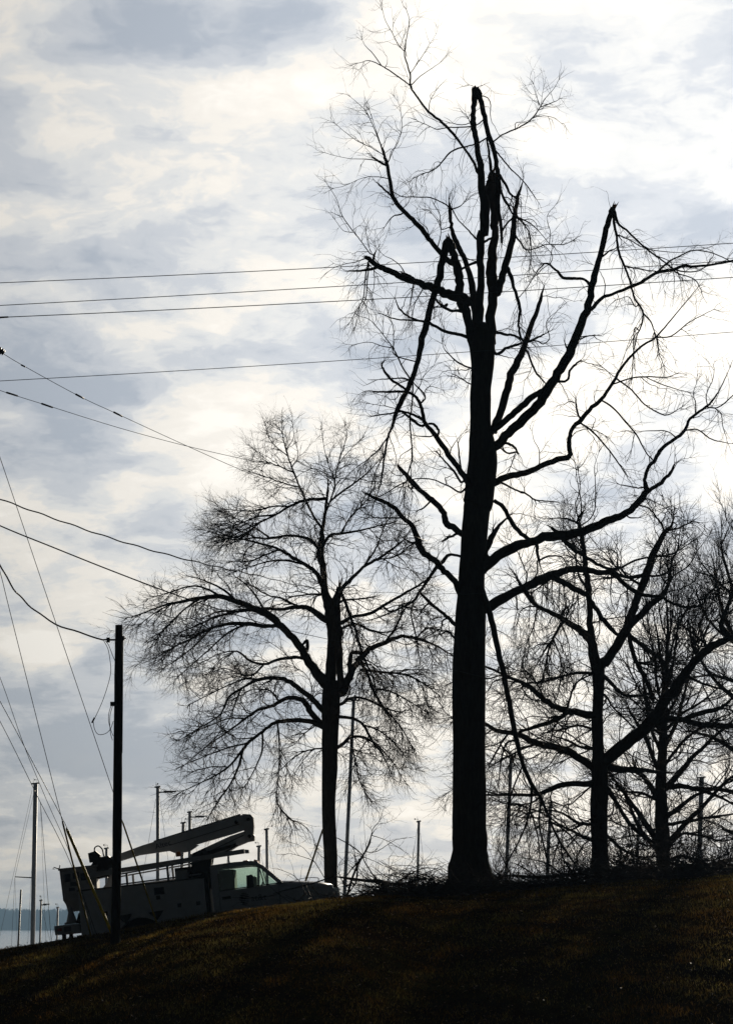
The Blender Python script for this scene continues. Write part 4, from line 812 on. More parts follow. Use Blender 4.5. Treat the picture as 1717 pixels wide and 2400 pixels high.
def splinters(V, Qs, Cs, end, dirv, r, rs, off):
    """torn wood fibres standing up from a broken end"""
    n = 7
    for k in range(n):
        a = rs.rand() * 6.283; o = np.array([math.cos(a), math.sin(a) * 0.7, math.sin(a) * 0.5]) * r * rs.uniform(0.1, 0.75)
        dv = dirv + rs.randn(3) * 0.22; dv /= np.linalg.norm(dv)
        L = r * rs.uniform(0.9, 3.0) + 0.03
        p = np.stack([end + o - dirv * r * 0.6, end + o + dv * L * 0.5, end + o + dv * L])[None]
        rr = np.array([[0.34, 0.24, 0.03]]) * r
        v, q, c = tube_arrays(p, rr, 4); V.append(v); Qs.append(q + off); Cs.append(c + off); off += len(v)
    return off
def make_tree(name, base, text, label, cat, seed, p, bark, twigmat=None, group=None, root=None, trunk_name='trunk', limb_name='limb'):
    """p: dict of twig parameters"""
    rs = np.random.RandomState(seed)
    root = root or empty(name, base, label, cat, group)
    wood = Wood(seed + 50); last = root; src = []
    for ln in text.split('\n'):
        tk = ln.split(); kind = tk[0]; dens = float(tk[1])
        raw = np.array([[float(v) for v in t.split(',')] for t in tk[2:]]); raw[:, :3] *= 0.01; raw[:, 3] *= 0.001
        D = spline(raw, 9 if kind[0] == 'T' else 4); D[:, 3] = np.maximum(D[:, 3], 0.004)
        if kind[0] != 'T': D[:, :3] = wobble(D[:, :3], rs, np.minimum(D[:, 3] * 0.10, 0.012) + 0.002)
        nz = np.convolve(np.pad(rs.randn(len(D)), 3, mode='edge'), np.array([1, 2, 3, 4, 3, 2, 1]) / 6.6, 'valid')
        rr = D[:, 3] * (1 + nz * (0.02 if kind[0] == 'T' else 0.055))
        sides = 18 if kind[0] == 'T' else (9 if rr.max() > 0.08 else 6)
        V, q, c = tube_arrays(D[None, :, :3], rr[None], sides)
        if kind[0] == 'T' and rr.max() > 0.15:
            K = len(D); V = V.reshape(K, sides, 3); th = np.arange(sides) / sides * 6.283
            ln_ = rs.randn(K, sides) * 0.012
            for q_ in range(4): ln_ = (np.roll(ln_, 1, 0) + 2 * ln_ + np.roll(ln_, -1, 0)) / 3.2
            for k in range(K):
                fl = max(0, 1 - k / 16.0) * p.get('flare', 0.12)
                amp = 1 + fl * np.cos(5 * th + 1.0) + 0.025 * np.cos(3 * th + k * 0.35) + ln_[k]
                V[k] = D[k, :3] + (V[k] - D[k, :3]) * amp[:, None]
            V = V.reshape(-1, 3)
        Vl, Ql, Cl, off = [V], [q], [c], len(V)
        end = D[-1, :3]; dv = D[-1, :3] - D[-3, :3]; dv = dv / (np.linalg.norm(dv) + 1e-9)
        Cs = []
        if 'b' in kind: off = splinters(Vl, Ql, Cs, end, dv, rr[-1], rs, off)
        torn = None
        if Cs:
            n0 = len(V); torn = (np.concatenate(Vl[1:]), [np.concatenate(Ql[1:]) - n0, np.concatenate(Cs) - n0]); Vl, Ql = Vl[:1], Ql[:1]
        faces = [np.concatenate(Ql), c]
        nm = trunk_name if kind[0] == 'T' else limb_name if kind[0] == 'L' else 'branch'
        if kind[0] == 'L' and 'h' in kind: nm = 'hanging_limb'
        mat = bark
        if kind.startswith('Lh') and seed == 1 and raw[0, 2] < 9 and len(raw) > 14: mat = M['split_wood_dark']
        o = mesh_np(nm, np.concatenate(Vl), faces, mat, root if kind[0] != 'B' or last is None else last, True)
        if kind[0] == 'L': last = o
        if torn: mesh_np('torn_end', torn[0], torn[1], M['split_wood'], o if kind[0] == 'L' else o.parent)
        if kind[0] == 'T': last = None if limb_name != 'limb' else root
        if kind[0] == 'T' and limb_name != 'limb': last = root
        # attachment polyline for twigs
        m = D[:, 3] < p.get('rmax', 0.09)
        if m.sum() >= 3:
            sel = np.where(m)[0]; sub = D[sel[0]:sel[-1] + 1]
            t = np.linspace(0, len(sub) - 1, 12); k = np.minimum(t.astype(int), len(sub) - 2); f = (t - k)[:, None]
            S_ = sub[k] * (1 - f) + sub[k + 1] * f
            src.append((S_[:, :3], S_[:, 3], dens * (0.3 if kind[0] == 'T' else 1.5 if 'h' in kind else 1.0), 1.0 if 'h' in kind else 0.0))
    if src:
        P = np.stack([s_[0] for s_ in src]); Rr = np.stack([s_[1] for s_ in src]); Wt = np.array([s_[2] for s_ in src]); hg = np.array([s_[3] for s_ in src])
        # side branches between limb and twig size
        if p.get('d0', 0) > 0:
            a = wood.sample(P, Rr, np.minimum(Wt, 2.0), p['d0']); pp, dd, r_, i_, t_ = a; h = hg[i_] > 0.5; add = []
            for msk, lift in ((~h, p['lift0']), (h, -0.22)):
                if msk.any(): add.append(wood.grow(pp[msk], dd[msk], r_[msk], p['l0'], p['a0'], p.get('curl0', 0.24), lift, 12, p['r0'], 0.3, np.clip(r_[msk] / 0.028, 0.3, 1)) + (h[msk],))
            P = np.concatenate([P] + [q_[0] for q_ in add]); Rr = np.concatenate([Rr] + [q_[1] for q_ in add])
            Wt = np.concatenate([Wt] + [np.full(len(q_[0]), p.get('w0', 1.3)) for q_ in add]); hg = np.concatenate([hg] + [q_[2].astype(float) for q_ in add])
        # twigs carry on past the thin ends of branches
        thin = np.where(Rr[:, -1] < 0.035)[0]
        dv = P[thin, -1] - P[thin, -2]; dv /= np.linalg.norm(dv, axis=1, keepdims=True)
        k = p.get('tips', 3); lt = (p['l1'][0] * p.get('lt', 0.5), p['l1'][1] * p.get('lt', 0.55))
        E1 = wood.grow(np.repeat(P[thin, -1], k, 0), np.repeat(dv, k, 0), np.repeat(Rr[thin, -1], k) * 1.4, lt, (0, 32), p['curl'], p['lift'], 6, p['r1'])
        a = wood.sample(P, Rr, Wt, p['d1']); sets = [E1]
        if a is not None:
            pp, dd, r_, i_, t_ = a; h = hg[i_] > 0.5
            for msk, lift in ((~h, p['lift']), (h, p.get('hlift', -0.28))):
                if msk.any(): sets.append(wood.grow(pp[msk], dd[msk], r_[msk], p['l1'], p['a1'], p['curl'], lift, 6, p['r1'], 0.4, np.clip(r_[msk] / 0.012, 0.45, 1)))
        P1 = np.concatenate([s_[0] for s_ in sets]); R1 = np.concatenate([s_[1] for s_ in sets])
        a = wood.sample(P1, R1, np.ones(len(P1)), p['d2'])
        P2, R2 = wood.grow(a[0], a[1], a[2] * 1.3, p['l2'], p['a2'], p['curl'], p['lift'] * 0.8, 5, p['r2'])
        a = wood.sample(P2, R2, np.ones(len(P2)), p['d3'])
        if a is not None and p['d3'] > 0:
            wood.grow(a[0], a[1], a[2] * 1.4, p['l3'], p['a2'], p['curl'], p['lift'] * 0.6, 4, p['r3'])
        wood.build('twigs', twigmat or M['twig'], root)
    return root
M['split_wood_dark'] = bark_mat('split_wood_dark', (0.05, 0.026, 0.015), (0.15, 0.085, 0.045), 18)

P_BIG = dict(d0=0.5, l0=(0.5, 1.7), a0=(25, 70), r0=0.017, lift0=-0.04, w0=1.6, d1=1.35, l1=(0.35, 1.1), a1=(28, 75), r1=0.0085, d2=2.6, l2=(0.25, 0.8), a2=(22, 62), r2=0.0066, d3=1.6, l3=(0.12, 0.4), r3=0.0042, curl=0.20, lift=0.02, hlift=-0.24, rmax=0.085, tips=3, flare=0.17)
P_MID = dict(lt=0.36, d0=1.25, l0=(0.7, 2.0), a0=(18, 52), r0=0.020, lift0=-0.06, w0=1.5, d1=3.2, l1=(0.35, 0.95), a1=(22, 60), r1=0.012, d2=5.0, l2=(0.25, 0.75), a2=(20, 55), r2=0.0074, d3=3.4, l3=(0.12, 0.36), r3=0.0054, curl=0.19, lift=-0.015, hlift=-0.2, rmax=0.10, tips=4, flare=0.06)
P_RIGHT = dict(d0=1.9, l0=(0.8, 2.6), a0=(22, 65), r0=0.028, lift0=-0.02, w0=1.3, d1=2.8, l1=(0.4, 1.2), a1=(25, 65), r1=0.012, d2=3.8, l2=(0.25, 0.85), a2=(20, 58), r2=0.007, d3=2.4, l3=(0.12, 0.4), r3=0.005, curl=0.2, lift=0.0, hlift=-0.22, rmax=0.12, tips=3, flare=0.08)
P_UP = dict(d0=2.0, l0=(0.8, 2.6), a0=(14, 48), r0=0.027, lift0=0.04, curl0=0.18, w0=1.3, d1=2.0, l1=(0.5, 1.4), a1=(14, 45), r1=0.012, d2=2.8, l2=(0.3, 0.9), a2=(14, 45), r2=0.007, d3=2.2, l3=(0.15, 0.45), r3=0.005, curl=0.13, lift=0.09, hlift=-0.2, rmax=0.14, tips=4, flare=0.08)
make_tree('broken_tree', T1_BASE, T1, 'tallest bare tree with snapped tops, dangling limbs and a thick flared trunk', 'tree', 1, P_BIG, M['bark'])
make_tree('bare_tree', T2_BASE, T2, 'smaller bare tree behind the truck hood with dense drooping crown', 'tree', 2, P_MID, M['bark_grey'])
make_tree('bare_tree', T3_BASE, T3, 'bare tree with forked trunk and one long limb rising to the right edge', 'tree', 3, P_RIGHT, M['bark'])
make_tree('bare_tree', T4_BASE, T4, 'low bushy bare tree with many upright stems left of the thick pale mast', 'tree', 4, P_UP, M['bark'])
make_tree('bare_tree', T5_BASE, T5, 'fine bare crown reaching in from beyond the right edge', 'tree', 5, P_UP, M['bark_grey'])

# fallen wood along the crest
P_FALL = dict(d1=1.6, l1=(0.3, 0.9), a1=(25, 70), r1=0.007, d2=2.4, l2=(0.15, 0.5), a2=(22, 60), r2=0.005, d3=0.8, l3=(0.1, 0.3), r3=0.004, curl=0.18, lift=0.05, rmax=0.09, tips=2, flare=0.0)
for (b, tx), lab, sd in ((F_LOG, 'long fallen limb lying between the smaller trunk and the big trunk', 21), (F_SAP, 'tangled upright broken bough standing just right of the smaller trunk', 22),
                         (F_HOOD, 'thin fallen branch lying over the truck hood', 23), (F_LOGR, 'fallen log on the crest below the bushy tree', 24),
                         (F_LOGR2, 'thick fallen bough at the right edge behind the crest', 25), (F_LOGM, 'small fallen branch between the big trunk and the forked tree', 26)):
    make_tree('fallen_branch', b, tx, lab, 'branch', sd, P_FALL, M['bark'], trunk_name='stem', limb_name='side_branch')
def brush():
    """litter of sticks heaped along the crest"""
    w = Wood(77); rs = w.rs; N = 4200
    u = rs.uniform(-0.012, 0.16, N); yy = rs.uniform(65.2, 72.5, N); x = u * yy
    keep = rs.rand(N) < 0.25 + 0.75 * sstep(0.0, 0.02, u); x, yy = x[keep], yy[keep]; N = len(x)
    z = ground_z(x, yy) + rs.rand(N) ** 2 * (0.16 + 0.5 * np.clip(np.sin(x * 1.7) * np.sin(x * 0.63 + 1) + 0.25, 0, 1))
    a = rs.rand(N) * 6.283; d = np.stack([np.cos(a), np.sin(a) * 0.6, rs.uniform(-0.15, 0.4, N)], -1); d /= np.linalg.norm(d, axis=1, keepdims=True)
    # a taller heap between the truck's nose and the big trunk
    m = 1500; u2 = rs.uniform(-0.034, 0.046, m); y2 = rs.uniform(64.2, 69.0, m); x2 = u2 * y2; z2 = ground_z(x2, y2) + rs.rand(m) ** 1.6 * (0.12 + 0.34 * (u2 < -0.01) + 0.16 * np.clip(np.sin(x2 * 2.3 + 1), 0, 1)); a2 = rs.rand(m) * 6.283
    d2 = np.stack([np.cos(a2), np.sin(a2) * 0.6, rs.uniform(-0.2, 0.45, m)], -1); d2 /= np.linalg.norm(d2, axis=1, keepdims=True)
    x, yy, z, d = np.concatenate([x, x2]), np.concatenate([yy, y2]), np.concatenate([z, z2]), np.concatenate([d, d2]); N = len(x)
    P1, R1 = w.grow(np.stack([x, yy, z], -1), d, np.full(N, 0.02), (0.3, 1.5), (0, 25), 0.14, -0.03, 5, 0.012)
    a = w.sample(P1, R1, np.ones(N), 1.2); w.grow(a[0], a[1], a[2] * 1.3, (0.15, 0.5), (25, 60), 0.18, 0.03, 4, 0.005)
    o = w.build('brush', M['twig'], None); tag(o, 'heap of broken sticks and brush along the crest', kind='stuff')
brush()
def undergrowth():
    """thicket of suckers and seedlings behind the crest on the right"""
    w = Wood(78); rs = w.rs; N = 420
    u = np.concatenate([rs.uniform(0.045, 0.16, N // 2), rs.normal(0.105, 0.02, N - N // 2)]); yy = rs.uniform(73, 84, N); x = u * yy; z = ground_z(x, yy) - 0.05
    d = np.stack([rs.randn(N) * 0.35, rs.randn(N) * 0.3, np.ones(N)], -1); d /= np.linalg.norm(d, axis=1, keepdims=True)
    P1, R1 = w.grow(np.stack([x, yy, z], -1), d, np.full(N, 0.03), (0.7, 2.6), (0, 20), 0.12, 0.02, 7, 0.013)
    a = w.sample(P1, R1, np.ones(N), 2.6); P2, R2 = w.grow(a[0], a[1], a[2] * 1.2, (0.25, 0.9), (20, 55), 0.16, 0.02, 5, 0.008)
    a = w.sample(P2, R2, np.ones(len(P2)), 2.0); w.grow(a[0], a[1], a[2] * 1.3, (0.12, 0.4), (20, 55), 0.18, 0.0, 4, 0.0055)
    o = w.build('undergrowth', M['twig'], None); tag(o, 'thin tangled undergrowth behind the crest under the right-hand trees', kind='stuff')
undergrowth()
def shrub(loc, h, n, seed, label, spread=0.7, r=0.014):
    root = empty('bare_shrub', loc, label, 'shrub', 'bare shrubs')
    w = Wood(seed); rs = w.rs
    p = rs.randn(n, 3) * np.array([0.12, 0.12, 0.02]); d = np.stack([rs.randn(n) * spread, rs.randn(n) * spread, np.ones(n)], -1); d /= np.linalg.norm(d, axis=1, keepdims=True)
    P, Rr = w.grow(p, d, np.full(n, r * 3), (0.6 * h, h), (0, 12), 0.12, 0.03, 7, r)
    V, q, c = tube_arrays(P, Rr, 5); w.batches = []
    mesh_np('stems', V, [q, c], M['bark_grey'], root, True)
    a = w.sample(P, Rr, np.ones(n), 5.0 / max(h, 1)); P1, R1 = w.grow(a[0], a[1], a[2] * 1.2, (0.2 * h, 0.5 * h), (20, 55), 0.15, 0.02, 5, r * 0.6)
    a = w.sample(P1, R1, np.ones(len(P1)), 6.0 / max(h, 1)); w.grow(a[0], a[1], a[2] * 1.3, (0.08 * h, 0.22 * h), (20, 55), 0.18, 0.0, 4, r * 0.42)
    w.build('twigs', M['twig'], root)
def gpt(x, y, dz=-0.05): return (x, y, float(ground_z(x, y)) + dz)
shrub(gpt(-14.9, 98), 4.6, 5, 41, 'leaning bare shoreline tree at the left edge below the hills', 0.9, 0.03)
shrub(gpt(-12.3, 92), 2.9, 6, 42, 'bare shoreline bush between the thin masts and the truck bucket', 0.8, 0.02)
shrub(gpt(-11.9, 82), 1.7, 5, 43, 'sparse low bush on the bank at the left edge', 0.6, 0.014)
shrub(gpt(10.7, 74.0), 2.1, 9, 44, 'low twiggy shrub at the right edge under the pale mast', 0.5, 0.011)
shrub(gpt(9.9, 73.2), 1.3, 7, 45, 'small twiggy shrub just left of the right edge shrub', 0.5, 0.010)
# ------------------------------------------------------------------ poles, wires, guys
def cyl(name, a, b, r0, r1, mat, parent, sides=10):
    return tube_obj(name, [a, [(a[i] + b[i]) / 2 for i in range(3)], b], [r0, (r0 + r1) / 2, r1], mat, parent, sides)
def rel(p, o): return tuple(p[i] - o[i] for i in range(3))
pb, pt, pr0, pr1 = POLE
pole = empty('utility_pole', pb, 'short dark wooden utility pole standing in front of the bucket truck', 'utility pole', None)
n = 14; rs_ = np.random.RandomState(8)
ppts = [[pt[0] * t + pb[0] * (1 - t) - pb[0] + 0.012 * math.sin(t * 5), 0, (pt[2] - pb[2]) * t] for t in np.linspace(-0.03, 1, n)]
tube_obj('shaft', ppts, [pr0 + (pr1 - pr0) * t + rs_.randn() * 0.002 for t in np.linspace(0, 1, n)], M['pole_wood'], pole, 16)
cl = rel(POLEPTS['clamp'], pb)
bm = bmesh.new(); add_box(bm, (cl[0] - 0.10, -0.035, cl[2] - 0.06), (cl[0] - 0.02, 0.03, cl[2] + 0.05)); add_box(bm, (cl[0] - 0.02, -0.015, cl[2] - 0.02), (cl[0] + 0.16, 0.015, cl[2] + 0.02))
bm_obj('cable_clamp', bm, M['dark_steel'], pole, bevel=0.01)
bo = rel(POLEPTS['bolt'], pb); cyl('through_bolt', (bo[0] - 0.14, 0, bo[2]), (bo[0] + 0.05, 0, bo[2]), 0.016, 0.016, M['dark_steel'], pole, 8)
bm = bmesh.new(); add_box(bm, (bo[0] - 0.04, -0.03, bo[2] - 0.05), (bo[0] + 0.015, 0.03, bo[2] + 0.05)); bm_obj('bolt_plate', bm, M['dark_steel'], pole)
bx = rel(POLEPTS['box'], pb); bm = bmesh.new(); add_box(bm, (bx[0] - 0.05, -0.2, bx[2] - 0.04), (bx[0] + 0.08, -0.05, bx[2] + 0.05)); bm_obj('junction_box', bm, M['black'], pole, bevel=0.012)
for w in POLEWIRES: tube_obj('drop_wire', spline([rel(p, pb) for p in w], 5), 0.0075, M['wire'], pole, 5)
pg = rel(POLEPTS['plug'], pb); cyl('cable_plug', (pg[0] - 0.03, pg[1], pg[2] - 0.06), (pg[0] + 0.03, pg[1], pg[2] + 0.06), 0.02, 0.02, M['rubber'], pole, 8)
cyl('conduit', (ppts[8][0] + pr1 + 0.012, -0.03, ppts[8][2]), (ppts[13][0] + pr1 + 0.012, -0.03, ppts[13][2] - 0.25), 0.014, 0.014, M['wire'], pole, 6)
# the taller pole just outside the left edge that carries the lines
fb, ft = FARPOLE; fz = float(ground_z(fb[0], fb[1])) - 0.2
fp = empty('utility_pole', (fb[0], fb[1], fz), 'tall line pole beyond the left edge with its crossarm end and insulator showing', 'utility pole')
tube_obj('shaft', [(0, 0, 0), (0, 0, 6), (0, 0, ft[2] - fz)], [0.17, 0.15, 0.12], M['pole_wood'], fp, 14)
i1, i0 = INSUL; a = rel(i1, (fb[0], fb[1], fz))
bm = bmesh.new(); add_box(bm, (-0.9, -0.19, a[2] - 0.06), (a[0] - 0.06, -0.11, a[2] + 0.05)); bm_obj('crossarm', bm, M['pole_wood'], fp)
V = []; zz = 0
prof = [(-0.10, 0.03), (-0.09, 0.075), (-0.05, 0.07), (-0.04, 0.045), (-0.01, 0.04), (0.0, 0.08), (0.03, 0.075), (0.045, 0.045), (0.07, 0.045), (0.085, 0.07), (0.1, 0.03)]
tube_obj('insulator', [(a[0] + 0.62 * t, -0.03, a[2] - 0.45 * t) for t, r in prof], [r for t, r in prof], M['black'], fp, 12)

def twisted(P, r, pitch=0.9):
    P = np.array(P); seg = np.linalg.norm(np.diff(P, axis=0), axis=1); s = np.concatenate([[0], np.cumsum(seg)])
    t = np.arange(0, s[-1], pitch / 6); Q = np.stack([np.interp(t, s, P[:, k]) for k in range(3)], -1)
    Q[:, 2] += np.sin(t / pitch * 6.283) * r * 0.7; Q[:, 1] += np.cos(t / pitch * 6.283) * r * 0.7
    return Q
line_objs = []
for nm, lab, r, pts in WIRES:
    P = spline(pts, 8)
    if nm in ('overhead_cable', 'service_cable') and 'lower' not in lab: P = twisted(P, r)
    o = empty(nm, pts[0], lab, 'cable' if 'cable' in nm else 'wire')
    tube_obj('strand', [tuple(np.array(p) - np.array(pts[0])) for p in P], [r * (0.8 if nm == 'service_cable' else 0.9) * (np.interp(p[0], (-4.5, -0.5), (1, 0.35)) if nm == 'overhead_cable' else 1) for p in P], M['wire'], o, 5)
    line_objs.append((o, np.array(pts)))
for a, b, r in SPLICES:
    best = min(line_objs, key=lambda q: min(np.linalg.norm(q[1] - np.array(a), axis=1)))
    cyl('splice', rel(a, best[0].location), rel(b, best[0].location), r, r * 0.9, M['black'], best[0], 6)
for lab, pts, g0, g1, r, bright in GUYS:
    gz = list(g1); gz[2] = float(ground_z(g1[0], g1[1])) - 0.1
    o = empty('guy_wire', tuple(gz), lab, 'guy wire')
    tube_obj('wire', [rel(p, gz) for p in spline(pts, 4)], 0.0085, M['wire'], o, 5)
    d = np.array(gz) - np.array(g0)
    # half-round plastic guard with a rounded top
    tt = np.array([0, 0.01, 0.03, 0.5, 0.9, 1.0]); rr = np.array([0.3, 0.75, 1.0, 1.0, 1.0, 1.05]) * r
    tube_obj('guard', [tuple(np.array(g0) + d * t - np.array(gz)) for t in tt], rr, M['yellow'] if bright else M['dull_yellow'], o, 10)
for lab, pts, r in BAREGUYS:
    e = list(pts[-1]); e[2] = float(ground_z(e[0], e[1])) - 0.1
    P = spline(pts[:-1] + [tuple(e)], 4); o = empty('guy_wire', tuple(e), lab, 'guy wire')
    tube_obj('wire', [tuple(np.array(p) - np.array(e)) for p in P], r, M['wire'], o, 5)
l0, l1, l2 = LEANGUY; e = (l2[0], l2[1], float(ground_z(l2[0], l2[1])) - 0.1)
o = empty('guy_wire', e, 'dark leaning guy guard just left of the smaller trunk', 'guy wire')
dv = np.array(l2) - np.array(l1); up = np.array(l1) - dv * 1.2
cyl('guard', rel(l1, e), tuple(np.array(l2) + dv * 0.55 - np.array(e)), 0.028, 0.03, M['dull_yellow'], o, 8)
tube_obj('wire', [rel(l1, e), rel(tuple(up), e)], 0.006, M['wire'], o, 5)

# ------------------------------------------------------------------ sailboats moored behind the hill
def boat_hull():
    st = np.linspace(-1, 1, 13); V = []; K = 9
    for s in st:
        w = 1.45 * (1 - abs(s) ** 2.6) * (1 - 0.12 * (s < 0)) + 0.03; keel = -0.45 * (1 - s * s) - 0.02; sheer = 0.85 + 0.22 * s * s
        for k in range(K):
            a = math.pi * k / (K - 1); V.append((-math.cos(a) * w * (0.85 + 0.15 * abs(math.cos(a))), s * 4.6, sheer + (keel - sheer) * math.sin(a) ** 0.7))
    V = np.array(V); idx = np.arange(len(V)).reshape(13, K); q = np.stack([idx[:-1, :-1], idx[1:, :-1], idx[1:, 1:], idx[:-1, 1:]], -1).reshape(-1, 4)
    deck = np.stack([idx[:-1, 0], idx[:-1, -1], idx[1:, -1], idx[1:, 0]], -1)
    return V, np.concatenate([q, deck])
hv, hf = boat_hull(); hull_me = None
rsb = random.Random(6)
for i, (top, base, r, lab) in enumerate(MASTS):
    o = empty('sailboat', (base[0], base[1], -6.0), lab, 'sailboat', 'sailboats moored below the hill')
    if hull_me is None:
        h = mesh_np('hull', hv, hf, M['hull'], o, True); hull_me = h.data
    else:
        h = bpy.data.objects.new('hull', hull_me); link(h, o)
    h.rotation_euler[2] = R(rsb.uniform(-40, 40))
    tz = top[2] + 6.0; dx = top[0] - base[0]
    mr = r; dark = (i == 1)
    mast = cyl('mast', (0, 0, 0.7), (dx, 0, tz), mr * 1.06, mr * 0.94, M['dark_steel'] if dark else M['alu'], o, 10)
    def at_m(t): return (dx * (t * tz - 0.9) / (tz - 0.9), 0, tz * t)
    if not dark:
        cyl('masthead_cap', (dx - mr * 1.7, 0, tz - 0.03), (dx + mr * 1.5, 0, tz + 0.02), 0.05, 0.05, M['dark_steel'], o, 6)
        cyl('antenna', (dx - mr, 0, tz), (dx - mr, 0, tz + 0.3), 0.010, 0.005, M['dark_steel'], o, 4)
        bm = bmesh.new(); vx = dx + mr * rsb.uniform(-.8, .8); vh = rsb.uniform(.12, .3); vl = rsb.uniform(-.25, .25); add_box(bm, (vx, -.008, tz), (vx + .016, .008, tz + vh)); add_box(bm, (min(vx, vx + vl), -.008, tz + vh - .01), (max(vx, vx + vl) + .016, .008, tz + vh + .01)); add_box(bm, (vx + vl - .03, -.006, tz + vh - .04), (vx + vl + .03, .006, tz + vh + .05))
        bm_obj('wind_vane', bm, M['dark_steel'], o)
    if i in (0,):
        s0 = (at_m(0.64)); zsp = 11.3 + (2164 - 2056) / 6000 * 148
        sp = (-1.12, 0, zsp); cyl('spreader', sp, (dx * .5, 0, zsp - 0.06), 0.03, 0.04, M['dark_steel'], o, 6)
        for p_, q_, rr in (((-1.12, 0, zsp), (dx - .1, 0, tz - .6), .008), ((-1.12, 0, zsp), (-1.5, 0, 1.0), .008), ((-1.12, 0, zsp), (-.4, 0, .9), .006), ((dx - .2, 0, tz - .4), (-3.6, 0, 2.2), .008), ((dx + .3, 0, tz - 1.1), (1.9, 0, 1.8), .014), ((dx + .3, 0, tz - 1.1), (1.3, 0, 1.0), .007), ((dx, 0, tz - 1.2), (-.6, 0, 1.), .007)):
            tube_obj('stay', [p_, q_], rr, M['wire'], o, 4)
    elif not dark:
        for sx in (-1, 1):
            if rsb.random() < 0.75: tube_obj('stay', [(dx + sx * mr, 0, tz - 0.5 * rsb.random() - .2), (sx * rsb.uniform(1.6, 4.0), 0, 1.0)], 0.0085, M['wire'], o, 4)
    if i in (5, 7, 2):
        L_ = 0.75 if i != 2 else 0.3
        bm = bmesh.new(); add_box(bm, (dx, -.03, tz - .34), (dx + L_ + mr, .03, tz - .27)); add_box(bm, (dx + L_ * .45, -.07, tz - .29), (dx + L_ + mr + .2, .07, tz - .22))
        bm_obj('masthead_arm', bm, M['dark_steel'], o)
